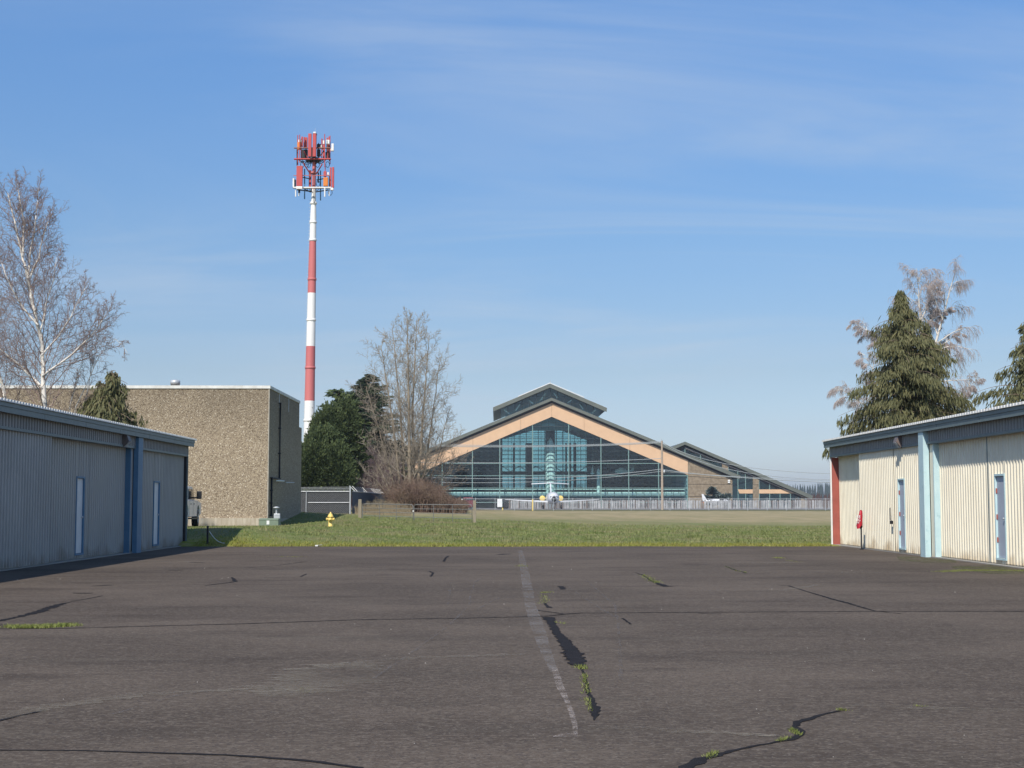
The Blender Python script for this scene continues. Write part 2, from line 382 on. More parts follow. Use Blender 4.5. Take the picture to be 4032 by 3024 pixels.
def asphalt_mat():
    m = bpy.data.materials.new('old_asphalt'); m.use_nodes = True
    nt = m.node_tree; b = nt.nodes['Principled BSDF']; L = nt.links
    b.inputs['Roughness'].default_value = 0.95; b.inputs['Specular IOR Level'].default_value = 0.12
    geo = node(nt, 'ShaderNodeNewGeometry')
    def noise(s, st=(1, 1, 1), det=5, ro=0.6):
        mpn = node(nt, 'ShaderNodeMapping'); mpn.inputs['Scale'].default_value = st; L.new(geo.outputs['Position'], mpn.inputs[0])
        n = node(nt, 'ShaderNodeTexNoise', inp={'Scale': s, 'Detail': det, 'Roughness': ro}); L.new(mpn.outputs[0], n.inputs['Vector']); return n.outputs[0]
    def mix(f, a, bb):
        x = node(nt, 'ShaderNodeMix', data_type='RGBA'); L.new(f, x.inputs[0])
        for k, v in ((6, a), (7, bb)):
            if isinstance(v, tuple): x.inputs[k].default_value = (*v, 1)
            else: L.new(v, x.inputs[k])
        return x.outputs[2]
    def rng_(v, a, bb, t=1.0):
        r = node(nt, 'ShaderNodeMapRange', interpolation_type='SMOOTHSTEP', inp={'From Min': a, 'From Max': bb, 'To Max': t}); L.new(v, r.inputs[0]); return r.outputs[0]
    c = mix(rng_(noise(0.22, (0.8, 1, 1), 6, .65), 0.36, 0.64), (0.068, 0.053, 0.041), (0.112, 0.088, 0.068))
    c = mix(rng_(noise(16, (0.6, 1, 1), 6, 0.8), 0.44, 0.66, 0.75), c, (0.165, 0.135, 0.108))
    c = mix(rng_(noise(0.8, (0.35, 1.2, 1), 7, 0.7), 0.50, 0.68, 0.7), c, (0.052, 0.040, 0.032))
    c = mix(rng_(noise(0.6, (0.3, 1.6, 1), 8, 0.72), 0.53, 0.72, 0.7), c, (0.125, 0.105, 0.082))
    v = node(nt, 'ShaderNodeTexVoronoi', inp={'Scale': 55.0}); L.new(geo.outputs['Position'], v.inputs['Vector'])
    sx = node(nt, 'ShaderNodeSeparateColor'); L.new(v.outputs['Color'], sx.inputs[0])
    c = mix(rng_(noise(0.5, (1, 0.8, 1), 3, 0.5), 0.62, 0.72, 0.45), c, (0.045, 0.036, 0.030))
    c = mix(rng_(sx.outputs[0], 0.80, 1.0, 0.6), c, (0.18, 0.155, 0.125))
    c = mix(rng_(sx.outputs[1], 0.72, 1.0, 0.6), c, (0.045, 0.038, 0.037))
    c = mix(rng_(noise(7, (1, 1, 1), 6, 0.75), 0.55, 0.8, 0.6), c, (0.14, 0.12, 0.092))
    L.new(c, b.inputs['Base Color'])
    bp = node(nt, 'ShaderNodeBump', inp={'Strength': 0.5, 'Distance': 0.01}); L.new(noise(60, det=3), bp.inputs['Height']); L.new(bp.outputs[0], b.inputs['Normal'])
    return m
m_field = field_mat()
xs = np.concatenate([[-4000, -2500, -1500, -800, -400, -250, -160], np.arange(-120, -40, 4), np.arange(-40, 30, 0.8), np.arange(30, 120, 4), [160, 250, 400, 800, 1500, 2500, 4000]])
ys = np.concatenate([[-400, -200, -80, -20, 20, 45, 49, 50.2], np.arange(50.4, 56, 0.35), np.arange(56, 120, 1.0), np.arange(120, 310, 6), [330, 400, 500, 700, 1000, 1500, 2500, 4000, 6000]])
gx, gy = np.meshgrid(xs, ys)
XY = np.stack([gx.ravel(), gy.ravel()], 1)
Z = hts(XY)
nx, ny = len(xs), len(ys)
ii, jj = np.meshgrid(np.arange(nx - 1), np.arange(ny - 1))
q = (jj * nx + ii).ravel()
Fq = np.stack([q, q + 1, q + nx + 1, q + nx], 1)
fld = npmesh('grass_field', np.column_stack([XY, Z]), Fq, m_field, smooth=True); tag(fld, kind='structure')
# apron with a ragged far edge
ex = np.arange(-60, 60.1, 0.5); ey = 50.25 + 0.12 * np.sin(ex * 1.7) + 0.18 * rng.random(len(ex))
mb = MB()
top = [(x, y, 0.0) for x, y in zip(ex, ey)]
poly = [(-60, -40, 0.0), (60, -40, 0.0)] + top[::-1]
mb.prism2(poly, [(x, y, -0.12) for x, y, z in poly])
apron = mb.build('asphalt_apron', asphalt_mat()); tag(apron, kind='structure')
m_road = M('far_asphalt', (0.16, 0.15, 0.15), (0.13, 0.125, 0.125), scale=0.3, rough=0.9)
r1 = MB().box((-400, 318, -0.5), (400, 352, 0.02)).build('road', m_road); tag(r1, kind='structure')
r2 = MB().box((-300, 352.4, -0.5), (300, 520, 0.024)).build('museum_apron', M('pale_paving', (0.20, 0.19, 0.18), scale=0.2, rough=0.9)); tag(r2, kind='structure')

# ---- marks on the apron
def ribbon(pts, ws, jag=0.0, z=0.004, step=0.12):
    """jagged flat strip along ground points"""
    P2 = []
    for i in range(len(pts) - 1):
        a, b = Vector(pts[i]), Vector(pts[i + 1]); n = max(1, int((b - a).length / step))
        for k in range(n):
            t = k / n; P2.append((a.lerp(b, t), ws[i] * (1 - t) + ws[i + 1] * t))
    P2.append((Vector(pts[-1]), ws[-1]))
    vs = []; fs = []
    for i, (p, w) in enumerate(P2):
        d = (P2[min(i + 1, len(P2) - 1)][0] - P2[max(i - 1, 0)][0]); d.z = 0; d.normalize(); nrm = Vector((-d.y, d.x, 0))
        j1 = w * (1 + jag * random.uniform(-1, 1)) / 2; j2 = w * (1 + jag * random.uniform(-1, 1)) / 2
        wob = nrm * (w * jag * 0.3 * random.uniform(-1, 1))
        a = p + nrm * j1 + wob; b = p - nrm * j2 + wob
        vs += [(a.x, a.y, z), (b.x, b.y, z)]
    for i in range(len(P2) - 1): fs.append((2 * i, 2 * i + 1, 2 * i + 3, 2 * i + 2))
    return vs, fs
RG = {2: (0, 2150, .633), 3: (1400, 2150, .5877), 4: (2600, 2150, .6474)}
def gp(reg, pts): 
    ox, oy, s = RG[reg]; return [G(ox + x * s, oy + y * s) for x, y in pts]
m_tar = M('crack_tar', (0.018, 0.017, 0.018), (0.026, 0.024, 0.025), scale=6, rough=0.9, bump=0.4, spec=0.08)
def crack(pts, ws, name='crack', jag=0.45, mt=m_tar, z=0.004):
    v, f = ribbon(pts, ws if isinstance(ws, (list, tuple)) else [ws] * len(pts), jag, z, 0.06 if min((p - CAM).length for p in pts) < 22 else 0.12)
    return MB().add(v, f).build(name, mt, apron)
seam = gp(2, [(-300, 520), (460, 512), (900, 500), (1500, 485), (2212, 460)]) + gp(3, [(700, 485), (1270, 472)]) + gp(3, [(1390, 458), (1510, 450), (2212, 446)]) + gp(4, [(550, 402), (1300, 398), (2500, 399)])
crack(seam, 0.045, 'expansion_joint', 0.35)
crack(gp(3, [(1205, 430), (1300, 442), (1400, 457)]), [0.05, 0.035, 0.03])
crack(gp(3, [(1290, 478), (1320, 530), (1355, 590), (1410, 650), (1440, 700), (1475, 760), (1490, 803)]), [0.15, 0.09, 0.11, 0.13, 0.17, 0.18, 0.12], 'tar_patch', 0.35, z=0.006)
crack(gp(3, [(1500, 805), (1535, 860), (1550, 930), (1560, 990), (1585, 1040), (1603, 1080), (1605, 1130), (1598, 1170)]), [0.03, 0.025, 0.03, 0.03, 0.045, 0.07, 0.05, 0.012])
crack(gp(4, [(150, 1360), (230, 1310), (330, 1275), (560, 1220), (700, 1195), (790, 1180), (850, 1150), (862, 1130), (810, 1100), (850, 1072), (930, 1042), (1000, 1022), (1095, 1003)]), [0.07, 0.09, 0.06, 0.03, 0.03, 0.06, 0.05, 0.07, 0.05, 0.07, 0.05, 0.03, 0.02])
crack(gp(4, [(720, 240), (780, 242), (900, 280), (1050, 325), (1130, 345), (1310, 398), (1460, 412)]), [0.03, 0.04, 0.035, 0.06, 0.07, 0.03, 0.03])
crack(gp(2, [(-80, 480), (0, 465), (100, 445), (240, 410), (330, 378), (380, 362), (430, 352)]), [0.08, 0.1, 0.09, 0.14, 0.16, 0.1, 0.03])
crack(gp(2, [(440, 345), (520, 333), (640, 310)]), 0.03)
crack(gp(2, [(450, 294), (575, 294)]), 0.12); crack(gp(2, [(575, 250), (700, 243)]), 0.10)
crack(gp(2, [(-100, 1272), (0, 1272), (500, 1274), (900, 1287), (1400, 1302), (1800, 1328), (2000, 1348), (2250, 1384)]), [0.02, 0.02, 0.02, 0.035, 0.035, 0.045, 0.045, 0.045], 'expansion_joint', 0.3)
crack(gp(2, [(-60, 1100), (0, 1085), (130, 1055), (240, 1030), (295, 1018)]), [0.05, 0.05, 0.035, 0.035, 0.012])
crack(gp(2, [(0, 492), (55, 492)]), 0.05)
crack(gp(3, [(620, 68), (600, 85), (590, 105)]), 0.06); crack(gp(3, [(490, 168), (520, 180), (505, 205)]), 0.05)
crack(gp(3, [(970, 58), (1035, 53)]), 0.25); crack(gp(3, [(1375, 270), (1395, 292)]), 0.11); crack(gp(3, [(1790, 485), (1845, 525)]), 0.03)
crack(gp(3, [(1265, 380), (1280, 400), (1305, 415)]), [0.03, 0.05, 0.08])
crack(gp(3, [(1870, 178), (1925, 195), (1980, 232), (2035, 255), (2090, 273)]), [0.02, 0.04, 0.04, 0.1, 0.16])
crack(gp(4, [(395, 122), (450, 145), (525, 165)]), [0.03, 0.05, 0.06]); crack(gp(4, [(230, 412), (370, 414)]), 0.04)
crack(gp(2, [(1440, 195), (1468, 222), (1275, 247)]), [0.05, 0.08, 0.03]); crack(gp(2, [(1640, 197), (1868, 192), (1905, 175)]), 0.035)
crack(gp(2, [(1050, 152), (1140, 152)]), 0.08); crack(gp(2, [(1190, 103), (1270, 105)]), 0.12); crack(gp(2, [(1520, 137), (1720, 122), (1900, 97)]), 0.03)
# faded painted line and dusty streaks
m_line = worn('worn_white_paint', (0.50, 0.43, 0.38), 90, 0.44, 0.62, 0.8, 4.0)
m_line2 = worn('faint_worn_paint', (0.26, 0.235, 0.215), 26, 0.3, 0.65, 0.6, 1.6)
m_dust = worn('pale_dust', (0.24, 0.205, 0.155), 20, 0.34, 0.64, 0.75, 0.9, (0.7, 1, 1))
def strip(L, Rr, name, mt, z):
    a, b = gp(3, L), gp(3, Rr); vs = [(p.x, p.y, z) for p in a] + [(p.x, p.y, z) for p in b]; n = len(a)
    return MB().add(vs, [(i, n + i, n + i + 1, i + 1) for i in range(n - 1)]).build(name, mt, apron)
strip([(1090, 30), (1108, 200), (1130, 380), (1165, 520), (1215, 660), (1305, 850)], [(1120, 30), (1168, 200), (1208, 400), (1258, 520), (1300, 660), (1350, 830)], 'painted_line', m_line2, 0.005)
strip([(1312, 820), (1345, 950), (1398, 1040), (1425, 1110), (1450, 1200), (1458, 1262)], [(1352, 820), (1398, 950), (1440, 1060), (1462, 1110), (1486, 1200), (1490, 1285)], 'painted_line', m_line, 0.007)
strip([(1318, 1284), (1370, 1266), (1450, 1262)], [(1322, 1287), (1370, 1286), (1490, 1285)], 'painted_line', m_line, 0.009)
def dust(reg, pts, ws, z=0.0045): crack(gp(reg, pts), [w * 2.2 for w in ws] if isinstance(ws, list) else ws * 2, 'dust_streak', 0.5, m_dust, z)
dust(2, [(-50, 1085), (130, 1042), (290, 1005), (640, 955), (900, 922), (1300, 903), (1700, 885)], [0.06, 0.09, 0.1, 0.1, 0.08, 0.06, 0.06])
dust(2, [(1750, 940), (1850, 890), (1990, 830), (2100, 770), (2212, 725)], [0.2, 0.3, 0.35, 0.35, 0.2])
dust(3, [(0, 780), (200, 762), (450, 748), (900, 735), (1140, 725)], [0.07, 0.1, 0.06, 0.08, 0.05], 0.0047)
dust(3, [(1560, 1215), (1800, 1222), (2212, 1238)], 0.06); dust(4, [(0, 1125), (400, 1140), (700, 1160)], 0.05)
dust(4, [(1160, 965), (1500, 985), (2212, 1000)], 0.08); dust(4, [(0, 268), (400, 270), (760, 268), (980, 235)], 0.10); dust(4, [(420, 105), (900, 100)], 0.12)
dust(4, [(550, 162), (1200, 160), (1500, 160)], 0.1); dust(2, [(820, 92), (1280, 102)], 0.15); dust(4, [(1450, 100), (1720, 97)], 0.12)
m_scuff = worn('tyre_scuff', (0.17, 0.15, 0.135), 14, 0.3, 0.7, 0.55, 1.5)
for reg, pts in ((3, [(850, 215), (800, 245), (770, 330), (760, 395)]), (3, [(1545, 225), (1620, 300), (1735, 390), (1760, 520), (1770, 700), (1780, 900)]), (3, [(640, 240), (620, 400)]), (3, [(740, 420), (620, 540), (400, 700), (120, 890)]), (3, [(1250, 340), (960, 350), (820, 420)]), (3, [(1430, 280), (1640, 420), (1750, 480)]), (2, [(700, 1050), (1100, 930), (1700, 850)])):
    crack(gp(reg, pts), 0.035, 'tyre_scuff', 0.4, m_scuff, 0.0052)

# ---------------------------------------------------------------- grass and weeds (blades)
def blades(name, XYZ, h, w, mt, parent=None, lean=0.5):
    n = len(XYZ); h = np.broadcast_to(h, n); w = np.broadcast_to(w, n)
    a = rng.random(n) * 2 * PI; hh = h * (0.6 + 0.8 * rng.random(n)); ww = w * (0.6 + 0.8 * rng.random(n))
    dx, dy = np.cos(a) * ww / 2, np.sin(a) * ww / 2
    l = rng.random(n) * 2 * PI; lx, ly = np.cos(l) * hh * lean, np.sin(l) * hh * lean
    V = np.empty((n, 3, 3)); V[:, 0] = XYZ; V[:, 1] = XYZ; V[:, 2] = XYZ
    V[:, 0, 0] -= dx; V[:, 0, 1] -= dy; V[:, 1, 0] += dx; V[:, 1, 1] += dy
    V[:, 2, 0] += lx; V[:, 2, 1] += ly; V[:, 2, 2] += hh
    return npmesh(name, V.reshape(-1, 3), np.arange(3 * n).reshape(-1, 3), mt, parent)
m_blade = M('grass_blade', (0.17, 0.215, 0.055), (0.25, 0.275, 0.09), scale=1.2, rough=0.7, c3=(0.32, 0.28, 0.14), scale3=0.45, lo3=0.44, hi3=0.64, trans=0.3)
m_yblade = M('yellow_grass_blade', (0.26, 0.29, 0.04), (0.32, 0.28, 0.09), scale=2.5, rough=0.7, trans=0.3)
n = 90000
u = rng.random(n); Y = 50.6 + 42 * u ** 1.6; X = -16 + (rng.random(n)) * 40 * (Y / 60)
X = X - (Y - 50) * 0.12
ok = ~((X < -10.6) & (Y < 51.4)) & ~((X < -12.2) & (Y > 76.6) & (Y < 92)) & (X < 21) & ~((X > 11.8) & (Y < 52.6))
X, Y = X[ok], Y[ok]
pt = np.column_stack([X, Y, hts(np.column_stack([X, Y])) - 0.01])
sel = (Y + 1.5 * rng.random(len(Y)) > 52.6)
o = blades('grass', pt[sel], (0.05 + 0.0010 * (pt[sel][:, 1] - 50)), 0.03 + 0.0004 * (pt[sel][:, 1] - 50), m_blade); tag(o, 'short green winter grass beyond the asphalt', 'grass', kind='stuff')
n = 16000
X = -10.5 + rng.random(n) * 30; Y = 50.35 - 0.5 * np.clip(np.sin(X * 1.3 + 2 * np.sin(X * .7)) + .3 * np.sin(X * 5), 0, 1) + np.abs(rng.normal(0, 1, n)) * 1.1
pt = np.column_stack([X, Y, np.maximum(hts(np.column_stack([X, Y])) - 0.01, np.where(Y < 50.4, 0.0, -1))]); pt = pt[~((X > 11.6) & (Y < 52.6))]
o = blades('edge_grass', pt, 0.075, 0.035, m_yblade); tag(o, 'yellow green grass and moss along the edge of the asphalt', 'grass', kind='stuff')
m_weed = M('weed_leaf', (0.19, 0.23, 0.05), (0.26, 0.27, 0.075), scale=8, rough=0.6, trans=0.3)
def weeds(reg, pts, per, h, spread, name='weed_clump', label='bright green weeds sprouting from a crack', mt=None, cat='weeds', group='weeds in the asphalt cracks'):
    g = gp(reg, pts); out = []; h = h * .48; spread = spread * .8; per = int(per * 1.3)
    for i in range(max(1, len(g) - 1)):
        a = g[i]; b = g[min(i + 1, len(g) - 1)]
        for _ in range(per):
            t = random.random(); p = a.lerp(b, t)
            out.append((p.x + random.gauss(0, spread), p.y + random.gauss(0, spread), 0.002))
    o = blades(name, np.array(out), h, h * 0.35, mt or m_weed, lean=0.9)
    return tag(o, label, cat, None, 'stuff')
n = 9000
cxs = -10 + rng.random(260) * 28; cys = 51 + rng.random(260) ** 1.3 * 32; k_ = rng.integers(0, 260, n)
X = cxs[k_] + rng.normal(size=n) * .22; Y = cys[k_] + rng.normal(size=n) * .22; ok = (Y > 50.6) & ~((X > 11.6) & (Y < 52.6)) & ~((X < -12.2) & (Y > 76.6))
pt = np.column_stack([X[ok], Y[ok], hts(np.column_stack([X[ok], Y[ok]]))])
tag(blades('tall_grass', pt, 0.11, 0.035, m_blade, lean=.7), 'taller tufts standing up in the green grass strip', 'grass', kind='stuff')
weeds(2, [(60, 505), (150, 508), (230, 508), (300, 505), (380, 498), (445, 495)], 240, 0.07, 0.10, 'weed_strip', 'long low strip of yellow green grass in the asphalt near the left edge', cat='weeds', group=None)
weeds(3, [(1505, 812), (1525, 825)], 70, 0.06, 0.03, label='weed tuft at the near end of the wide black tar patch')
weeds(3, [(1525, 860), (1540, 920), (1550, 990)], 60, 0.045, 0.02, label='chain of small weeds along the crack below the tar patch')
weeds(3, [(1555, 1025), (1575, 1110)], 60, 0.04, 0.02, label='small weeds in the crack nearest the bent painted line end')
weeds(3, [(1250, 315), (1300, 312)], 50, 0.05, 0.05, label='weeds in the crack beyond the long joint, upper clump')
weeds(3, [(1258, 330), (1270, 360), (1245, 388)], 40, 0.05, 0.05, label='weeds trailing down the crack just beyond the long joint')
weeds(3, [(1930, 195), (1980, 230), (2030, 250)], 90, 0.06, 0.07, label='diagonal row of weeds ending at a dark oval patch')
weeds(3, [(1100, 130), (1125, 140)], 60, 0.05, 0.12, label='far weed clump on the painted line')
weeds(3, [(1345, 512), (1400, 522)], 30, 0.04, 0.03, label='weed sprig at the upper right side of the tar patch')
weeds(4, [(290, 1290), (340, 1255)], 90, 0.035, 0.02, label='weeds in the lower right crack nearest the camera')
weeds(4, [(720, 1190), (780, 1170)], 80, 0.035, 0.018, label='weeds midway along the lower right crack')
weeds(4, [(795, 1115), (820, 1140), (855, 1155)], 60, 0.035, 0.018, label='weeds at the bend of the lower right crack')
weeds(4, [(1085, 998), (1130, 1003)], 60, 0.035, 0.015, label='weed tip at the far end of the lower right crack')
weeds(4, [(700, 72), (740, 76)], 90, 0.07, 0.09, label='round weed clump far right on the asphalt')
weeds(4, [(760, 85), (840, 100)], 50, 0.04, 0.07, label='thin weeds trailing right from the round clump')
weeds(4, [(400, 125), (460, 150), (520, 163)], 40, 0.04, 0.04, label='weeds in the short crack on the right half of the asphalt')
weeds(4, [(1550, 975), (1600, 978)], 25, 0.03, 0.02, label='tiny weeds on the dusty streak at lower right')
weeds(2, [(1745, 68), (1890, 68)], 60, 0.05, 0.15, label='far weeds in a crack left of centre')
weeds(2, [(1880, 880), (1905, 915)], 30, 0.02, 0.03, label='moss specks on the dusty area left of the painted line')
m_moss = worn('moss', (0.09, 0.10, 0.02), 5, 0.38, 0.6, 0.9, 1.2)
def patch(pts, z=0.004): 
    g = [G(x, y) for x, y in pts]; return MB().add([(p.x, p.y, z) for p in g], [tuple(range(len(g)))]).build('moss_patch', m_moss, apron)
patch([(3530, 2190), (3640, 2196), (3760, 2205), (3770, 2216), (3640, 2216), (3540, 2206)])
patch([(3740, 2228), (3900, 2224), (4100, 2240), (4100, 2262), (3900, 2260), (3760, 2240)])
weeds(4, [(1700, 158), (1850, 150), (2000, 150), (2212, 152)], 350, 0.05, 0.16, 'moss_grass', 'mossy grass strip on the asphalt beside the cream hangar', cat='grass', group=None)
m_peb = M('pale_stone', (0.6, 0.57, 0.5), rough=0.9)
mb = MB()
for _ in range(60):
    p = G(random.uniform(0, 4032), 2230 + 770 * random.random() ** 1.3); s = random.uniform(0.25, 0.8) * (p.y / 20) * 0.011
    mb.add([(p.x + s * math.cos(a) * random.uniform(.7, 1.3), p.y + s * math.sin(a), 0.0) for a in np.linspace(0, 2 * PI, 6)[:5]] + [(p.x, p.y, s * 0.8)], [(i, (i + 1) % 5, 5) for i in range(5)])
tag(mb.build('gravel', m_peb), 'scattered pale pebbles on the asphalt', 'gravel', kind='stuff')

# ---------------------------------------------------------------- hangars
def corr(mb, x, y0, y1, z0, z1, s, pitch=0.2, dep=0.042):
    """corrugated sheet standing in the plane X = x, crest towards -s"""
    k = 0; y = y0; prof = []
    cyc = [(0.0, 0.0), (0.028, 1.0), (0.103, 1.0), (0.131, 0.0)]
    while y < y1 - 1e-4:
        for a, up in cyc:
            yy = y + a * pitch / 0.2
            if yy < y1: prof.append((yy, up))
        y += pitch
    prof.append((y1, 1))
    vs = []; fs = []
    for yy, up in prof:
        xx = x - s * dep * up
        vs += [(xx, yy, z0), (xx, yy, z1)]
    for i in range(len(prof) - 1): fs.append((2 * i, 2 * i + 2, 2 * i + 3, 2 * i + 1))
    return mb.add(vs, fs)
def hangar(s, X0, label, Yn, Yf, wallm, postm, bays, posts, lamp_px, joints):
    root = thing('aircraft_hangar', (s * X0, Yf, 0), label, 'hangar')
    W = lambda d: s * (X0 + d)
    ZT, ZH = 3.50, 3.19
    depth = 13.0
    mb = MB(); corr(mb, W(0), Yn, Yf, ZH, ZT, s); mb.box((W(0.004), Yn, ZH), (W(0.10), Yf, ZT + 0.02)); mb.build('header', m_shadehdr, root)
    MB().box((W(-0.055), Yn, 3.125), (W(0.10), Yf, ZH - 0.002)).build('header_trim', m_trim, root)
    # fascia boards in lengths
    js = [Yn] + joints + [Yf + 0.35]
    for a, b in zip(js[:-1], js[1:]):
        if b <= a: continue
        mb = MB(); mb.box((W(-0.19), a + 0.012, 3.475), (W(-0.13), b - 0.012, 3.60)); mb.box((W(-0.21), a + 0.006, 3.604), (W(-0.13), b - 0.006, 3.70)); mb.build('fascia_board', m_trim, root)
    MB().box((W(-0.128), Yn, 3.502), (W(0.12), Yf + 0.33, 3.52)).build('soffit', m_trim, root)
    # ribbed roof sheet
    mb = MB(); sl_ = 1 / 14
    y = Yn; vs = []; fs = []; pr = []
    while y < Yf + 0.4:
        pr += [(y, 0), (y + 0.012, 1), (y + 0.165, 1), (y + 0.18, 0)]; y += 0.2
    for yy, up in pr:
        z = 3.702 + 0.062 * up
        vs += [(W(-0.25), yy, z), (W(depth / 2), yy, z + sl_ * depth / 2), (W(depth), yy, z), (W(-0.25), yy, 3.701)]
    for i in range(len(pr) - 1):
        a = 4 * i; b = a + 4; fs += [(a, a + 1, b + 1, b), (a + 1, a + 2, b + 2, b + 1), (a + 3, a, b, b + 3)]
    mb.add(vs, fs); mb.build('roof', m_rooftin, root)
    # end wall, back wall, inside
    mb = MB(); mb.add([(W(0.30), Yf, 0), (W(depth), Yf, 0), (W(depth), Yf, 3.65), (W(depth / 2), Yf, 3.65 + sl_ * depth / 2), (W(0.30), Yf, 3.68)], [(0, 1, 2, 3, 4)])
    mb.box((W(depth), Yn, 0), (W(depth - 0.1), Yf - 0.01, 3.65)); mb.build('end_wall', m_greywall, root)
    MB().box((W(0.5), Yn, 0), (W(0.55), Yf - 0.02, 3.5)).build('inner_wall', m_dark, root)
    MB().box((W(-0.05), Yf, 0), (W(0.02), Yf + 0.06, 3.5)).build('corner_trim', m_white if s > 0 else m_trim, root)
    MB().box((W(0.0), Yf - 0.06, 0), (W(0.32 if s > 0 else 0.13), Yf - 0.004, 3.12)).build('end_jamb', m_red if s > 0 else m_dark, root)
    # sliding door leaves
    for bay in bays:
        d = bay['d']; xw = W(d); ya, yb = bay['y']; z1 = 3.13 + (0.0 if d < 0.08 else 0.35)
        mb = MB(); dr = bay.get('door'); z0 = 0.05
        if dr:
            d0, d1, dz0, dz1 = dr
            corr(mb, xw, ya, d0, z0, z1, s); corr(mb, xw, d1, yb, z0, z1, s); corr(mb, xw, d0, d1, dz1, z1, s); corr(mb, xw, d0, d1, z0, dz0, s)
        else: corr(mb, xw, ya, yb, z0, z1, s)
        mb.box((xw, ya, z0 - 0.02), (xw - s * 0.03, yb, z0 - 0.002))
        leaf = mb.build('door_leaf', wallm, root)
        MB().box((W(d - 0.05), ya - 0.03, z0), (W(d + 0.02), ya - 0.002, z1)).build('leaf_edge', m_trim, leaf)
        for sy in bay.get('seams', []):
            MB().box((W(d - 0.042), sy - 0.03, z0), (W(d + 0.0), sy + 0.03, z1)).build('seam_trim', m_trim if s > 0 else wallm, leaf)
        if dr:
            e = 0.05
            fr = MB()
            fr.box((W(d - 0.06), d0 - e, dz0), (W(d + 0.08), d0 + 0.01, dz1 + e)); fr.box((W(d - 0.06), d1 - 0.01, dz0), (W(d + 0.08), d1 + e, dz1 + e))
            fr.box((W(d - 0.065), d0 + 0.012, dz1), (W(d + 0.08), d1 - 0.012, dz1 + e)); fr.box((W(d - 0.065), d0 - e, dz0 - e), (W(d + 0.08), d1 + e, dz0 - 0.002))
            dpart = MB().box((W(d - 0.012), d0 + 0.012, dz0 + 0.005), (W(d + 0.015), d1 - 0.012, dz1 - 0.005)).build('walk_door', m_door if s > 0 else m_white, root)
            fr.build('door_frame', m_blue if s > 0 else m_dblue, dpart)
            for hz in (0.22, 0.5, 0.82):
                zc = dz0 + (dz1 - dz0) * hz
                yh = d1 - 0.02 if s > 0 else d0 + 0.03
                MB().box((W(d - 0.045), yh - 0.012, zc - 0.06), (W(d - 0.014), yh + 0.006, zc + 0.06)).build('hinge', m_red if s > 0 else m_dblue, dpart)
            mbk = MB(); zc = dz0 + 0.95; yk = (d0 + 0.1 if s > 0 else d1 - 0.1); mbk.lathe((W(d - 0.012), yk, zc), [(0.0, -s * 0.06), (0.03, -s * 0.05), (0.03, -s * 0.03), (0.012, -s * 0.02), (0.012, 0)], 10, 'x'); mbk.build('door_knob', m_galv, dpart)
    for ya, yb, d0, d1, zt, nm, mt in posts:
        MB().box((W(d0), ya, 0), (W(d1), yb, zt)).build(nm, mt, root)
    # wall light
    yl = yAt(lamp_px, s * (X0 - 0.15)); b = MB(); xs_ = W(-0.04)
    pts_a = [(xs_, 3.50), (W(-0.16), 3.47), (W(-0.22), 3.30), (W(-0.08), 3.14), (xs_, 3.14)]
    b.prism2([(x, yl - 0.16, z) for x, z in pts_a], [(x, yl + 0.16, z) for x, z in pts_a])
    lt = b.build('wall_light', M('bronze_metal', (0.16, 0.125, 0.11), rough=0.5), root)
    MB().prism2([(W(-0.225), yl - 0.13, 3.29), (W(-0.09), yl - 0.13, 3.135), (W(-0.07), yl - 0.13, 3.125), (W(-0.235), yl - 0.13, 3.285)], [(W(-0.225), yl + 0.13, 3.29), (W(-0.09), yl + 0.13, 3.135), (W(-0.07), yl + 0.13, 3.125), (W(-0.235), yl + 0.13, 3.285)]).build('lens', m_door, lt)
    MB().box((W(-0.02), Yn, -0.03), (W(0.34), Yf, 0.022)).build('door_sill', M('sill_concrete', (0.34, 0.32, 0.28), rough=0.9), root)
    return root
# right (cream) hangar
X0 = 12.0
def yr(px, d=0): return yAt(px, X0 + d)
rb = [dict(d=0.28, y=(yr(3392, .2), yr(3303, .28))),
      dict(d=0.05, y=(yr(3645), yr(3390, .05)), seams=[yr(3521)], door=(yr(3561), yr(3538), 0.17, 2.17)),
      dict(d=0.2, y=(24.0, yr(3706, .2)), seams=[yr(3898, .2)], door=(yr(3964, .2), yr(3928, .2), 0.17, 2.15))]
rp = [(yr(3662) - 0.0, yr(3643) + 0.0, -0.16, 0.0, 3.47, 'post', m_blue),
      (yr(3677) - .06, yr(3677), 0.0, 0.16, 3.12, 'door_jamb', m_blue),
      (yr(3677) + 0.003, yr(3662) - 0.003, 0.02, 0.07, 3.12, 'pier_panel', m_cream)]
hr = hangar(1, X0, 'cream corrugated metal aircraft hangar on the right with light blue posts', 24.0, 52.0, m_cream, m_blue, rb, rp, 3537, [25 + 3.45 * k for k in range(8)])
# flashing, bar handle on the cream leaf
yy = yr(3517); MB().tube([(11.93, yy, 1.35), (11.90, yy, 1.34), (11.90, yy, 0.98), (11.93, yy, 0.97)], 0.012, 6).box((11.90, yy - 0.06, 0.86), (11.97, yy + 0.06, 0.96)).build('pull_handle', m_dark, hr)
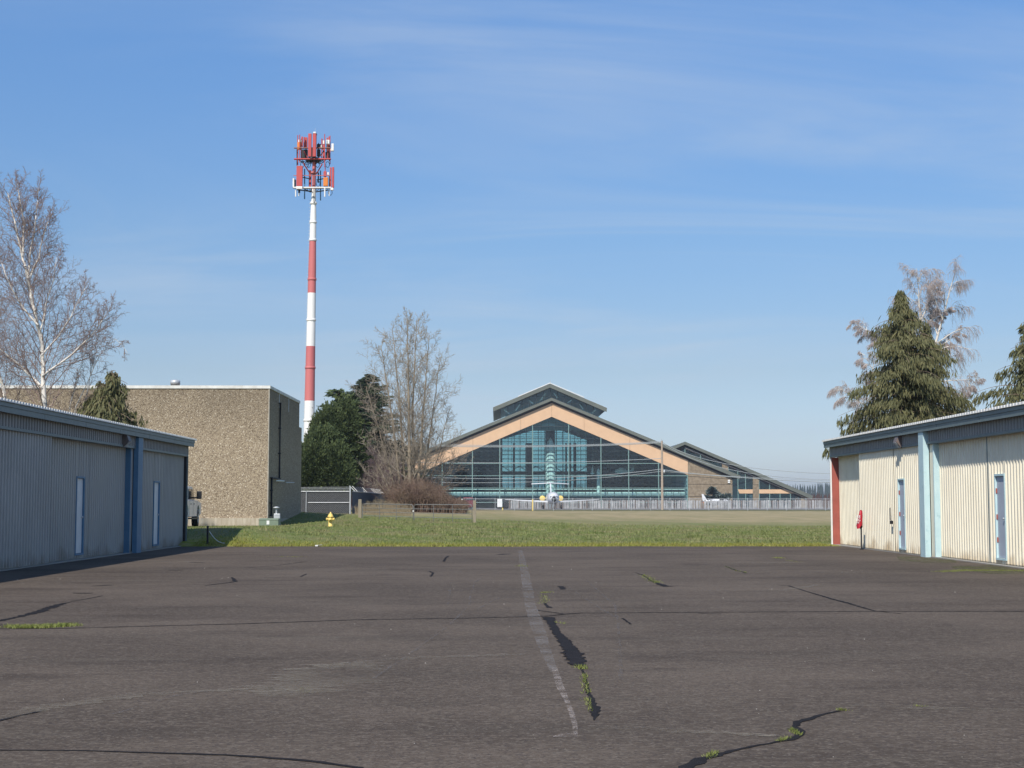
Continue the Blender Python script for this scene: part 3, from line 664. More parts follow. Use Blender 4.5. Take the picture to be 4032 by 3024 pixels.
# left (grey) hangar
X0L = 10.95
def yl_(px, d=0): return yAt(px, -(X0L + d))
lb = [dict(d=0.12, y=(yl_(545, .12), 51.05), seams=[yl_(632, .12)], door=(yl_(600, .12), yl_(621, .12), 0.17, 2.15)),
      dict(d=0.2, y=(yl_(202, .1), yl_(486, .2)), seams=[yl_(344, .2)], door=(yl_(294, .2), yl_(323, .2), 0.17, 2.15)),
      dict(d=0.06, y=(22.0, yl_(202)))]
lp = [(yl_(523), yl_(541), -0.14, 0.0, 3.47, 'post', m_dblue), (yl_(513) - .06, yl_(513), 0.0, 0.17, 3.12, 'door_jamb', m_dblue),
      (yl_(513) + 0.003, yl_(523) - 0.003, 0.02, 0.07, 3.12, 'pier_panel', m_greywall), (yl_(541) + 0.003, yl_(546), 0.02, 0.07, 3.12, 'pier_panel', m_greywall)]
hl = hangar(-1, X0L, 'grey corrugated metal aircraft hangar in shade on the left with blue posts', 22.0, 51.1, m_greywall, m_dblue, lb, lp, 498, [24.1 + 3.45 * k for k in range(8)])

# red extinguisher cover on its stand by the cream hangar
pc = G(3389, 2158); pc = Vector((11.72, yAt(3389, 11.72), 0))
ft = thing('extinguisher_stand', pc, 'red cover with white lettering over a post against the cream hangar door', 'fire extinguisher')
mb = MB(); mb.tube([(pc.x, pc.y, 0), (pc.x, pc.y, 1.2)], 0.02, 8); mb.box((pc.x - 0.05, pc.y - 0.05, 0), (pc.x + 0.05, pc.y + 0.05, 0.015)); mb.build('post', m_dark, ft)
mb = MB(); vs = []; fs = []; nn = 14
hs = [(1.27, 0.035), (1.23, 0.06), (1.10, 0.085), (0.95, 0.10), (0.82, 0.12), (0.72, 0.13)]
for z, r in hs:
    for k in range(nn):
        a = 2 * PI * k / nn; rr = r * (1 + 0.13 * math.sin(3 * a + z * 2)); vs.append((pc.x + rr * 0.75 * math.cos(a) - (1.25 - z) * 0.12, pc.y + rr * math.sin(a), z - (0.06 * math.sin(a * 2) if z < 0.75 else 0)))
for i in range(len(hs) - 1):
    for k in range(nn): fs.append((i * nn + k, i * nn + (k + 1) % nn, (i + 1) * nn + (k + 1) % nn, (i + 1) * nn + k))
fs.append(tuple(range(nn)))
mb.add(vs, fs, True); cov = mb.build('cover', M('red_vinyl', (0.50, 0.02, 0.035), (0.38, 0.015, 0.03), scale=5, rough=0.45), ft)
for txt, z, sz in (('RE', 1.02, 0.12), ('TG', 0.91, 0.12), ('1-80', 0.845, 0.055)):
    cu = bpy.data.curves.new('lettering', 'FONT'); cu.body = txt; cu.size = sz; cu.extrude = 0.002; cu.align_x = 'CENTER'
    oc = bpy.data.objects.new('tmp', cu); lm = bpy.data.meshes.new_from_object(oc); lm.name = 'lettering'; lm.materials.clear(); lm.materials.append(m_white); o = bpy.data.objects.new('lettering', lm); bpy.data.objects.remove(oc)
    r_ = 0.075 + (1.25 - z) * 0.13
    o.location = Vector((pc.x - r_ * 0.52 - (1.25 - z) * 0.12 - 0.02, pc.y - r_ * 0.80 - 0.0, z)) - pc
    o.rotation_euler = (R(83), 0, R(-30)); link(o, cov)

# ---------------------------------------------------------------- concrete building
bx = P(1055, 1980, 77).x; by0, by1 = 77.0, 77 * 1.152
zt = P(1055, 1530, 77).z
cb = thing('concrete_building', (bx, by0, H(bx, by0)), 'windowless tan exposed aggregate concrete building with white parapet edge', 'building')
MB().box((bx - 30, by0, 0.62), (bx, by1, zt)).build('wall', m_pebble, cb)
MB().box((bx - 30, by0 - 0.16, -0.3), (bx - 0.03, by0 + 0.5, 0.70)).build('foundation', m_conc, cb)
MB().box((bx - .045, by0 - .012, 0.71), (bx + .012, by0 + .03, zt)).build('corner_edge', M('pale_edge', (0.42, 0.38, 0.31), (0.3, 0.27, 0.22), scale=4, rough=.9), cb)  # thin pale strip along the front corner
MB().box((bx - 0.5, by0 + 0.52, -0.3), (bx - 0.01, by1, 0.618)).build('side_foundation', m_conc, cb)
mb = MB(); mb.box((bx - 30, by0 - 0.05, zt + 0.002), (bx + 0.05, by0 + 0.3, zt + 0.16)); mb.box((bx - 0.3, by0 + 0.302, zt + 0.002), (bx + 0.05, by1, zt + 0.16)); mb.build('parapet_flashing', M('weathered_white_flashing', (0.72, 0.71, 0.66), (0.55, 0.53, 0.48), scale=2), cb)
ax = P(1183, 1980, by1 + 1).x
MB().box((ax - 10, by1 + 0.02, 0), (ax, by1 + 1.2, P(1180, 1683, by1 + .5).z)).build('annex', m_pebble, cb)
# roof vent
v = P(690, 1512, 78.3); mb = MB(); mb.lathe((v.x, v.y, zt - 0.1), [(0.24, 0), (0.24, 0.42), (0.27, 0.43), (0.27, 0.62), (0.20, 0.66), (0.0, 0.67)], 14); mb.build('roof_vent', m_galv, cb)
# conduits on shaded side
def side(px, py, off=0.08):
    d = ray(px, py); X = bx + off; t = X / d.x; return Vector((X, d.y * t, 1.5 + d.z * t))
a = side(1104, 1588); b = side(1104, 1885); c = side(1070, 1885); d_ = side(1070, 2030)
b.y = a.y; d_.y = c.y; c.z = b.z
mb = MB(); mb.tube([a, b, c, d_], 0.055, 7)
for z in np.linspace(b.z, a.z, 4): mb.box((bx + 0.002, a.y - 0.12, z - 0.03), (bx + 0.15, a.y + 0.12, z + 0.03))
for z in np.linspace(d_.z, c.z, 4): mb.box((bx + 0.002, c.y - 0.12, z - 0.03), (bx + 0.15, c.y + 0.12, z + 0.03))
mb.build('conduit', m_dark, cb)
for px, y0_, y1_ in ((1101, 1549, 1606), (1138, 1566, 1622)):
    a = side(px, y0_, .02); b = side(px, y1_, .02); MB().box((bx + 0.002, a.y - 0.05, b.z), (bx + 0.02, a.y + 0.05, a.z)).build('drip_strip', m_galv, cb)
a = side(1090, 1893, .3); b = side(1118, 1894, .3); MB().tube([a, b], 0.04, 7).build('pipe', m_white, cb)
a = side(1127, 1900, .3); b = side(1158, 1900, .3); MB().tube([a, b], 0.03, 7).build('pipe', m_galv, cb)
# gas valve at the corner
g0 = P(1085, 2045, 76.2); g0 = Vector((P(1088, 2040, 76.4).x, 76.4, H(-11.6, 76.4)))
gv = thing('gas_meter', g0, 'grey gas regulator and valve behind the green transformer', 'gas meter')
mb = MB(); mb.tube([g0, g0 + Vector((0, 0, 0.95))], 0.045, 8); mb.lathe(g0 + Vector((0, 0, 0.98)), [(0, -.03), (0.05, -.03), (0.17, 0), (0.17, 0.03), (0.06, 0.07), (0, 0.08)], 12); mb.build('regulator', m_galv, gv)
mb = MB(); mb.box(g0 + Vector((-0.12, -0.1, 0.42)), g0 + Vector((0.2, 0.1, 0.68))); mb.build('meter_box', m_galv, gv, 0.02)
# transformer cabinet
t0 = P(1061, 2073, 74.6); tz = H(t0.x, 74.6)
tr = thing('transformer_cabinet', (t0.x, 74.6, tz), 'low green electrical cabinet with white sticker at the building corner', 'transformer box')
mtg = M('utility_green', (0.16, 0.21, 0.15), (0.20, 0.25, 0.18), scale=3, rough=0.55)
mb = MB(); x0, x1 = t0.x - 0.5, t0.x + 0.5; mb.prism2([(x0, 74.3, tz - .1), (x0, 74.3, tz + .36), (x0, 74.42, tz + .43), (x0, 75.1, tz + .43), (x0, 75.1, tz - .1)], [(x1, 74.3, tz - .1), (x1, 74.3, tz + .36), (x1, 74.42, tz + .43), (x1, 75.1, tz + .43), (x1, 75.1, tz - .1)]); mb.build('cabinet', mtg, tr, 0.02)
MB().box((x0 + 0.40, 74.285, tz + 0.12), (x0 + 0.54, 74.297, tz + 0.32)).build('sticker', m_white, tr)
MB().box((x0 + 0.42, 74.28, tz - 0.02), (x0 + 0.52, 74.298, tz + 0.06)).build('latch', mtg, tr)
MB().box((x0 - 0.03, 74.29, tz + 0.345), (x1 + 0.03, 74.298, tz + 0.36)).build('lid_seam', m_dark, tr)

# ---------------------------------------------------------------- hydrant
h0 = P(1301, 2073, 68); hz = H(h0.x, 68) - 0.02
hy = thing('fire_hydrant', (h0.x, 68, hz), 'small yellow fire hydrant standing in the grass', 'fire hydrant')
m_yel = M('yellow_paint', (0.84, 0.62, 0.19), (0.76, 0.55, 0.15), scale=9, rough=0.5)
c0 = (h0.x, 68, hz)
MB().lathe(c0, [(0.13, 0), (0.13, 0.05), (0.095, 0.06), (0.095, 0.42), (0.12, 0.43), (0.12, 0.47)], 16).build('barrel', m_yel, hy)
MB().lathe(c0, [(0.14, 0.471), (0.14, 0.50), (0.11, 0.52), (0.10, 0.57), (0.06, 0.62), (0.03, 0.63), (0.03, 0.69), (0, 0.70)], 16).build('bonnet', m_yel, hy)
for sx in (-1, 1):
    MB().lathe((h0.x, 68, hz + 0.36), [(0.055, sx * 0.08), (0.055, sx * 0.14), (0.07, sx * 0.145), (0.07, sx * 0.18), (0.025, sx * 0.185), (0.025, sx * 0.215), (0, sx * 0.216)], 12, 'x').build('outlet', m_yel, hy)
MB().lathe((h0.x, 68, hz + 0.34), [(0.07, -0.08), (0.07, -0.14), (0.09, -0.145), (0.09, -0.18), (0.03, -0.185), (0.03, -0.21), (0, -0.211)], 12, 'y').build('front_outlet', m_yel, hy)

# ---------------------------------------------------------------- marker stake, pipe pieces
s0 = G(817, 2137, 0.12); s0.z = H(s0.x, s0.y)
st = thing('marker_stake', s0, 'dark stake with a white cable looping to the ground by the grey hangar', 'stake')
MB().box(s0 + Vector((-.03, -.03, -.05)), s0 + Vector((.03, .03, 0.62))).build('stake', m_dark, st)
cpts = [s0 + Vector((0.05 + 0.55 * t, 0.02, 0.42 * (1 - t) ** 2.2 + 0.02)) for t in np.linspace(0, 1, 9)]
MB().tube(cpts, 0.012, 6).build('cable', m_white, st)
a, b = G(953, 2147), G(1021, 2148)
tag(MB().tube([(a.x, a.y, 0.03), ((a.x + b.x) / 2, a.y - .03, 0.03), (b.x, b.y, 0.03)], 0.03, 7).build('pipe_length', m_white), 'thin white pipe lying at the asphalt edge near the grey hangar', 'pipe')
a, b = G(1246, 2152), G(1266, 2150)
tag(MB().bar((a.x, a.y, 0.03), (b.x, b.y, 0.03), 0.1, 0.04).build('scrap_board', m_white), 'small pale scrap lying at the asphalt edge below the hydrant', 'debris')

# ---------------------------------------------------------------- pickup truck (rear to us, mostly behind the grey hangar)
tx0, ty0 = -14.28, 67.0; tzg = H(-14.8, 70)
tk = thing('pickup_truck', (tx0 - 0.95, ty0 + 2.9, tzg), 'white crew cab pickup parked half hidden behind the grey hangar', 'pickup truck')
ang = R(4.0)
Tm = Matrix.Translation(Vector((tx0, ty0, tzg))) @ Matrix.Rotation(ang, 4, 'Z')
def TB(mb): mb.v = [tuple(Tm @ Vector(v)) for v in mb.v]; return mb
m_tk = M('white_car_paint', (0.72, 0.73, 0.74), (0.68, 0.69, 0.70), rough=0.25, spec=0.6)
m_lead = M('black_plastic', (0.02, 0.02, 0.022), rough=0.5)
# local: x=0 right flank, x negative to the left; y 0 = rear axle, forward +y
def sidepoly(pts, x0, x1, name, mt, par, bev=0.03):
    return TB(MB().prism2([(x0, y, z) for y, z in pts], [(x1, y, z) for y, z in pts])).build(name, mt, par, bev)
body = sidepoly([(-1.15, 0.55), (-0.45, 0.55), (-0.42, 0.85), (-0.2, 1.02), (0.2, 1.02), (0.42, 0.85), (0.45, 0.5), (3.3, 0.5), (3.35, 0.85), (3.55, 1.02), (3.95, 1.02), (4.15, 0.85), (4.2, 0.55), (4.75, 0.6), (4.8, 1.15), (3.3, 1.28), (-1.15, 1.28)], 0.0, -1.95, 'body', m_tk, tk)
sidepoly([(0.75, 1.285), (3.35, 1.285), (2.55, 1.88), (2.2, 1.93), (1.1, 1.93), (0.85, 1.8)], -0.12, -1.83, 'cab', m_tk, tk)
sidepoly([(1.0, 1.33), (1.85, 1.33), (1.85, 1.80), (1.1, 1.80)], -0.095, -0.13, 'side_window', m_glassd, tk, 0)
sidepoly([(1.95, 1.33), (3.0, 1.33), (2.5, 1.80), (1.95, 1.80)], -0.095, -0.13, 'side_window', m_glassd, tk, 0)
for yy in (0.0, 3.75):
    for xx in (-0.15, -1.8):
        w = TB(MB().lathe((xx, yy, 0.40), [(0.0, 0.14), (0.25, 0.13), (0.38, 0.14), (0.40, 0.10), (0.40, -0.10), (0.38, -0.13), (0.0, -0.12)], 20, 'x')).build('wheel', m_dark, tk)
        TB(MB().lathe((xx, yy, 0.40), [(0.0, 0.165), (0.08, 0.165), (0.2, 0.145), (0.24, 0.15)], 14, 'x')).build('rim', m_galv, w)
TB(MB().box((0.12, 0.6, 0.40), (-0.1, 3.2, 0.46))).build('running_board', m_lead, tk)
for yy in (1.05, 2.1):
    TB(MB().box((0.02, yy, 1.08), (-0.02, yy + 0.17, 1.13))).build('door_handle', m_lead, tk)
for yy in (0.72, 1.9, 3.2):
    TB(MB().box((0.004, yy, 0.55), (-0.01, yy + 0.015, 1.26))).build('door_gap', m_lead, tk)
mir = TB(MB().box((0.04, 2.72, 1.34), (0.27, 2.86, 1.72))).build('mirror', m_lead, tk, 0.03)
TB(MB().bar((-0.14, 2.8, 1.4), (0.1, 2.8, 1.4), 0.07)).build('mirror_arm', m_lead, mir)
TB(MB().box((-0.1, -1.17, 0.9), (-0.28, -1.14, 1.2))).build('tail_light', m_red, tk)
TB(MB().box((0.0, -1.3, 0.5), (-1.95, -1.155, 0.68))).build('rear_bumper', m_galv, tk)

# ---------------------------------------------------------------- chain link fence and slat fence behind
fy = 112.0
fz = H(-12.5, fy); fx0 = P(1150, 1980, fy).x; fx1 = P(1379, 1980, fy).x; ftop = P(1300, 1935, fy).z
cf_ = thing('chain_link_fence', (fx0, fy, fz), 'short chain link fence with barbed wire between the concrete building and the hedge corner', 'fence')
mb = MB()
h_ = ftop - fz; L_ = fx1 - fx0
sp_ = 0.16
k = -h_
while k < L_:
    for sgn in (1, -1):
        # clipped diagonal
        a0, a1 = max(0, -k), min(h_, L_ - k)
        if a1 > a0:
            if sgn > 0: p, q2 = (fx0 + k + a0, fy, fz + a0), (fx0 + k + a1, fy, fz + a1)
            else: p, q2 = (fx0 + k + a0, fy + .01, ftop - a0), (fx0 + k + a1, fy + .01, ftop - a1)
            mb.bar(p, q2, 0.010 if sgn > 0 else 0.004)
    k += sp_
o = mb.build('wire_mesh', M('dull_wire', (0.26, 0.27, 0.28), rough=.6), cf_); tag(o, kind='stuff')
MB().box((fx0, fy + .05, fz - .2), (fx1, fy + .07, ftop - 0.02)).build('privacy_screen', M('dark_screen', (0.035, 0.038, 0.042), (0.06, 0.06, 0.06), scale=6, rough=0.9), cf_)
for px, top_, r_ in ((1206, 1934, 0.03), (1379, 1915, 0.06)):
    X = P(px, 1980, fy).x; MB().tube([(X, fy - .06, fz - .2), (X, fy - .06, P(px, top_, fy).z)], r_, 8).build('post', m_galv, cf_)
MB().tube([(fx0, fy - .03, ftop), (fx1, fy - .03, ftop)], 0.03, 6).build('top_rail', m_galv, cf_)
MB().tube([(P(1212, 1980, fy).x, fy - .03, ftop - 0.85), (fx1, fy - .03, ftop - .85)], 0.025, 6).build('mid_rail', m_galv, cf_)
for k in range(3):
    MB().tube([(fx0, fy - .03, ftop + 0.10 + 0.10 * k), (fx1, fy - .03, ftop + 0.11 + 0.11 * k)], 0.011, 5).build('barbed_wire', m_galv, cf_)
sf = thing('slat_fence', (fx1, fy + .5, fz), 'dark slatted security fence running away with white outward arms on top', 'fence')
m_slat = M('dark_blue_slat', (0.06, 0.085, 0.12), (0.075, 0.10, 0.14), scale=2, rough=0.6)
prev = None; y = fy + 0.4; slat_me = None; k = 0
def ftopz(y): return ftop - 0.0 + (y - fy) * 0.001
while y < 168:
    X = fx1 + 0.12 - (y - fy) * 0.012; zb = H(X, y) - 0.1; zt_ = ftopz(y)
    me = MB().box((X, y, zb), (X + 0.03 + 0.02 * (k % 2), y + 0.24, zt_)); me.build('slat', m_slat, sf); k += 1
    y += 0.262
y = fy + 3.0
while y < 168:
    X = fx1 + 0.12 - (y - fy) * 0.012; zt_ = ftopz(y)
    MB().bar((X + 0.05, y, zt_ - .05), (X - 0.45, y, zt_ + 0.47), 0.055, 0.04).build('barb_arm', m_white, sf); y += 2.45
MB().tube([(fx1 + .16, fy + .3, ftop), (fx1 + .16 - 56 * .012, 168, ftopz(168))], 0.035, 6).build('top_rail', m_galv, sf)

# ---------------------------------------------------------------- field gate
m_post = M('grey_wood', (0.30, 0.26, 0.19), (0.22, 0.19, 0.14), scale=6, stretch=(3, 3, 0.4), rough=0.9)
m_gate = M('weathered_gate_steel', (0.13, 0.14, 0.14), (0.18, 0.18, 0.17), scale=5, rough=0.6, metal=0.2)
gl_, gr_ = P(1418, 2040, 88), P(1866, 2059, 85)
gt = thing('field_gate', (gl_ + gr_) / 2, 'pair of grey tubular steel farm gates hung between two wooden posts in the grass', 'gate')
for px, t_, bt, D, w in ((1418, 1966, 2044, 88, 0.19), (1869, 1970, 2062, 85, 0.17)):
    a = P(px, t_, D); b = P(px, bt, D)
    MB().box((a.x - w / 2 - 0.01, D - w / 2, b.z - .1), (a.x + w / 2, D + w / 2, a.z)).build('gate_post', m_post, gt, 0.015)
def gpt(u, v):                  # zoom coordinates of the gate face
    px = 1350 + u * .27125; py = 1800 + v * .27125; D = 88 - 3 * (px - 1418) / 448 - 0.1; return P(px, py, D)
for name_, u0, u1, tl, tr2 in (('gate_panel', 285, 1020, 678, 688), ('gate_panel', 1032, 1875, 688, 690)):
    mb = MB()
    bl = 905 + (960 - 905) * (u0 - 285) / 1590; br_ = 905 + (960 - 905) * (u1 - 285) / 1590
    mb.tube([gpt(u0, bl), gpt(u0, tl + 35), gpt(u0 + 8, tl + 10), gpt(u0 + 35, tl), gpt(u1 - 35, tr2), gpt(u1 - 8, tr2 + 10), gpt(u1, tr2 + 35), gpt(u1, br_), gpt(u0, bl)], 0.028, 6)
    for f_ in (0.22, 0.48, 0.74): mb.tube([gpt(u0, tl + 12 + (bl - tl - 12) * f_), gpt(u1, tr2 + 12 + (br_ - tr2 - 12) * f_)], 0.02, 6)
    for f_ in (1 / 3, 2 / 3): uu = u0 + (u1 - u0) * f_; mb.tube([gpt(uu, tl), gpt(uu, bl + (br_ - bl) * f_)], 0.02, 6)
    mb.build(name_, m_gate, gt)
p = gpt(1021, 783); MB().box(p + Vector((-.03, -.06, -.05)), p + Vector((.03, -.04, .05))).build('latch_tag', m_white, gt)

# ---------------------------------------------------------------- far chain link fence
fd = 285.0
ff = thing('far_fence', (P(2500, 1980, fd).x, fd, 0), 'long low chain link fence across the far side of the brown field', 'fence')
px = 1720
while px < 3420:
    X = P(px, 1980, fd).x; MB().tube([(X, fd, -.3), (X, fd, 2.45 + random.uniform(-.05, .12))], 0.05, 6).build('post', m_galv, ff); px += 76.5
xa, xb = P(1700, 1980, fd).x, P(3440, 1980, fd).x
MB().tube([(xa, fd, 2.28), (xb, fd, 2.28)], 0.04, 5).build('top_rail', m_galv, ff)
mb = MB()
for x in np.arange(xa, xb, 0.45): mb.bar((x, fd, 0.05), (x + 2.2, fd, 2.25), 0.012); mb.bar((x, fd, 2.25), (x + 2.2, fd, 0.05), 0.012)
tag(mb.build('wire_mesh', m_galv, ff), kind='stuff')
mb = MB(); fd2 = 378.0; m_pk1 = M('white_slats', (0.44, 0.44, 0.43), (0.26, 0.26, 0.26), scale=1.2); m_pk2 = M('brown_slats', (0.20, 0.16, 0.14), (0.14, 0.12, 0.11), scale=3)  # uneven slats added as a stand-in for heat shimmer blur
pf = thing('shimmer_slats', (P(2600, 1980, fd2).x, fd2, 0), 'pale grey uneven vertical slats standing in for heat shimmer in front of the glass hall', 'fence')
px = 2003.0
while px < 3420:
    w = random.uniform(1.6, 5.2); g = random.uniform(0.8, 3.4) if random.random() > 0.25 else 0.1
    x0, x1 = P(px, 1980, fd2).x, P(px + w, 1980, fd2).x; mb.cur = 1 if random.random() < 0.22 else 0
    dy = random.uniform(-.06, .06); mb.box((x0, fd2 + dy, 0.0), (x1, fd2 + .05 + dy, 2.2 + random.uniform(-.12, .08))); px += w + g
tag(mb.build('slats', [m_pk1, m_pk2], pf), kind='stuff')
MB().box((P(2003, 1980, fd2).x, fd2 + .12, 0.3), (P(3420, 1980, fd2).x, fd2 + .2, 0.45)).build('rail', m_pk2, pf)
MB().box((P(2003, 1980, fd2).x, fd2 + .12, 1.8), (P(3420, 1980, fd2).x, fd2 + .2, 1.95)).build('rail', m_pk2, pf)
for px, t_, b_, D in ((2097.5, 1966, 2007, 281), (1979, 1999, 2006, 281)):
    a = P(px, t_, D); tag(MB().tube([(a.x, D, -.2), (a.x, D, a.z)], 0.13, 10).build('bollard', m_yel), 'tall yellow post at the far fence left of the jet' if t_ < 1980 else 'short yellow post at the far fence, left of the tall one', 'bollard')

# ---------------------------------------------------------------- museum (glass hall with big gables)
MD = 400.0
def MP(px, py, D=MD): p = P(px, py, D); return (p.x, p.z)
ms = thing('museum_building', (P(2172, 1980, MD).x, MD, 0), 'large gabled glass fronted museum hall with peach stucco band and grey green roof', 'museum')
m_mroof = M('grey_green_metal', (0.135, 0.145, 0.12), (0.115, 0.125, 0.105), scale=0.4, rough=0.5)
m_shade_steel = M('eave_shade_and_steel', (0.05, 0.045, 0.045), rough=0.8)  # near-black: painted overhang shade on gable strips, also truss and columns
m_peach = M('peach_stucco', (0.66, 0.44, 0.27), (0.61, 0.405, 0.25), scale=0.6, rough=0.9, bump=0.2, bscale=2)
m_mconc = M('tan_split_concrete', (0.28, 0.225, 0.155), (0.20, 0.155, 0.105), scale=1.3, rough=0.95, lo=0.4, hi=0.6, bump=0.5, bscale=3)
m_mull = M('pale_green_mullion', (0.20, 0.31, 0.28), (0.17, 0.27, 0.25), rough=0.5)
m_mint = M('white_ledge', (0.82, 0.84, 0.80), rough=0.6)
m_in = M('hall_interior_dark', (0.30, 0.42, 0.47), (0.22, 0.33, 0.38), scale=0.3, rough=0.9)
m_steel = M('dark_steel', (0.03, 0.045, 0.05), rough=0.6)
m_gl = glass('green_glass', (0.74, 0.95, 0.95), 0.05, (0.75, 0.88, 1.0))
m_gl1 = glass('rear_glass', (0.58, 0.74, 0.76), 0.04)
m_lightroof = M('light_roof_metal', (0.55, 0.56, 0.53), rough=0.45)
CX, CL, CRt = 2172.5, 1429.0, 2916.0
def chev(D0, D1, name, mt, outer, inner, par=ms):
    """chevron between outer line and inner line (photo pixels at distance D0)"""
    po = [MP(x, y, D0) for x, y in outer]; pi_ = [MP(x, y, D0) for x, y in inner]
    mb = MB()
    for i in range(len(po) - 1): mb.prism([po[i], po[i + 1], pi_[i + 1], pi_[i]], D0, D1)
    return mb.build(name, mt, par)
outer = [(CL, 1873), (CX, 1566), (CRt, 1873)]
chev(398.85, 399.2, 'fascia', m_mroof, [(CL, 1873), (CX, 1566), (CRt, 1873)], [(CL + 4, 1887), (CX, 1577.5), (CRt - 5, 1887)])
# main roof slabs
def roofslab(name, mt, pts, D0, D1, th, par=ms):
    mb = MB(); q_ = [MP(x, y, 398.85) for x, y in pts]
    for i in range(len(q_) - 1):
        mb.prism([q_[i], q_[i + 1], (q_[i + 1][0], q_[i + 1][1] - th), (q_[i][0], q_[i][1] - th)], D0, D1)
    return mb.build(name, mt, par)
roofslab('roof', m_mroof, [(CL + 2, 1873.5), (CX, 1566.7), (CRt - 2, 1873.5)], 399.21, 486, 0.7)
# stucco band pieces
segs_ = [(1634, 1812, 1870), (1862, 1717, 1773), (2050, 1639, 1692), (CX, 1587.5, 1641), (2300, 1640.5, 1695), (2480, 1716, 1772), (2709, 1812.5, 1870)]
for (xa_, ta, ba), (xb_, tb, bb) in zip(segs_[:-1], segs_[1:]):
    MB().prism([MP(xa_ + 0.35, ta), MP(xb_ - 0.35, tb), MP(xb_ - 0.35, bb), MP(xa_ + 0.35, ba)], MD, MD + 0.8).build('stucco_panel', m_peach, ms)
# gable strip under the fascia, overhang's shade put into its dark colour
MB().prism([MP(CL + 30, 1874), MP(CX, 1572), MP(CX, 1587)] + [MP(1634, 1812), MP(CL + 30, 1893)], MD + .05, MD + .6).build('gable_shade_wall', m_shade_steel, ms)
MB().prism([MP(CX, 1572), MP(CRt - 30, 1874), MP(CRt - 30, 1886), MP(2709, 1812.5), MP(CX, 1587)], MD + .05, MD + .6).build('gable_shade_wall', m_shade_steel, ms)
# concrete wings
for sgn in (1, -1):
    def mx(px): return px if sgn > 0 else 2 * CX - 1.5 - px
    pan = [[(2709.7, 1813), (2884, 1884.5), (2884, 1886), (2709.7, 1874)], [(2709.7, 1875.5), (2884, 1887.5), (2884, 1906), (2709.7, 1906)], [(2709.7, 1907.5), (2797, 1907.5), (2797, 1954), (2709.7, 1954)], [(2798, 1907.5), (2884, 1907.5), (2884, 1954), (2798, 1954)], [(2709.7, 1955.5), (2884, 1955.5), (2884, 2002), (2709.7, 2002)]]
    for pl in pan:
        pp = [MP(mx(x), y) for x, y in pl]
        if sgn < 0: pp = pp[::-1]
        MB().prism(pp, MD, MD + 0.6).build('concrete_panel', m_mconc, ms)
    a = MP(mx(2709.7), 2002); b = MP(mx(2884), 1890); MB().box((a[0], MD + .3, a[1]), (b[0], MD + .62, b[1])).build('wing_backing', m_shade_steel, ms)
    e = MP(mx(2884), 1990)[0]; MB().box((e, MD + .62, 0), (e - sgn * 0.5, 486, 7.5)).build('side_wall', m_mconc, ms)
for y in (1892, 1899): p = P(2870, y, 399.8); MB().box((p.x - .3, 399.6, p.z - .2), (p.x + .3, 399.98, p.z + .2)).build('wall_lamp', m_white, ms)
# glass wall
vx = [1636.5, 1741, 1860, 1968, 2097, 2239, 2366, 2475, 2593, 2707]
def gtop(px): return (1870 + (1641 - 1870) * (px - 1636) / (CX - 1636)) if px < CX else (1641 + (1870 - 1641) * (px - CX) / (2708 - CX))
rows = [1641 + 0.0]; rows = [1954 - 16.2 * k for k in range(20)]
rows = [2002, 1978] + rows
def clip_pane(x0, x1, yb, yt):
    """pane outline clipped under the gable (pixels)"""
    pts = [(x0, yb), (x1, yb), (x1, yt), (x0, yt)]
    for (ax_, ay, bx_, by_) in ((1636, 1870, CX, 1641), (CX, 1641, 2708, 1870)):
        out = []
        def inside(p): return (p[1] - (ay + (by_ - ay) * (p[0] - ax_) / (bx_ - ax_))) > -1e-6
        for i in range(len(pts)):
            a, b = pts[i], pts[(i + 1) % len(pts)]
            ia, ib = inside(a), inside(b)
            if ia: out.append(a)
            if ia != ib:
                fa = a[1] - (ay + (by_ - ay) * (a[0] - ax_) / (bx_ - ax_)); fb = b[1] - (ay + (by_ - ay) * (b[0] - ax_) / (bx_ - ax_)); t = fa / (fa - fb)
                out.append((a[0] + (b[0] - a[0]) * t, a[1] + (b[1] - a[1]) * t))
        pts = out
        if len(pts) < 3: return None
    return pts
for i in range(len(vx) - 1):
    for j in range(len(rows) - 1):
        c = clip_pane(vx[i] + 1.2, vx[i + 1] - 1.2, rows[j] - .4, rows[j + 1] + .4)
        if c:
            n = len(c); ca = [MP(x, y) for x, y in c]
            MB().add([(x, MD + 0.3, z) for x, z in ca], [tuple(range(n))]).build('pane', m_gl, ms)
for x in vx:
    t = gtop(x); a, b = MP(x, t), MP(x, 2001); MB().box((a[0] - .11, MD + .1, b[1]), (a[0] + .11, MD + .5, a[1])).build('mullion', m_mull, ms)
for j, y in enumerate(rows[1:]):
    if y < 1646: continue
    xl = 1637 if y > 1870 else 1636 + (1870 - y) / 229 * (CX - 1636); xr = 2707 if y > 1870 else 2708 - (1870 - y) / 229 * (2708 - CX)
    a, b = MP(xl, y), MP(xr, y); w = 0.08 if j % 3 == 0 else 0.035
    MB().box((a[0], MD + .15, a[1] - w), (b[0], MD + .45, a[1] + w)).build('transom', m_mull if (y > 1780 and j % 3 == 0) else m_steel, ms)
for x in np.arange(1667, 2700, 29.0):      # thin intermediate bars in the centre and base
    if min(abs(x - v) for v in vx) < 8: continue
    top_ = max(gtop(x), 1655) if 2000 < x < 2340 else 1937
    a, b = MP(x, top_), MP(x, 1980); MB().box((a[0] - .05, MD + .5, b[1]), (a[0] + .05, MD + .6, a[1])).build('glazing_bar', m_steel, ms)
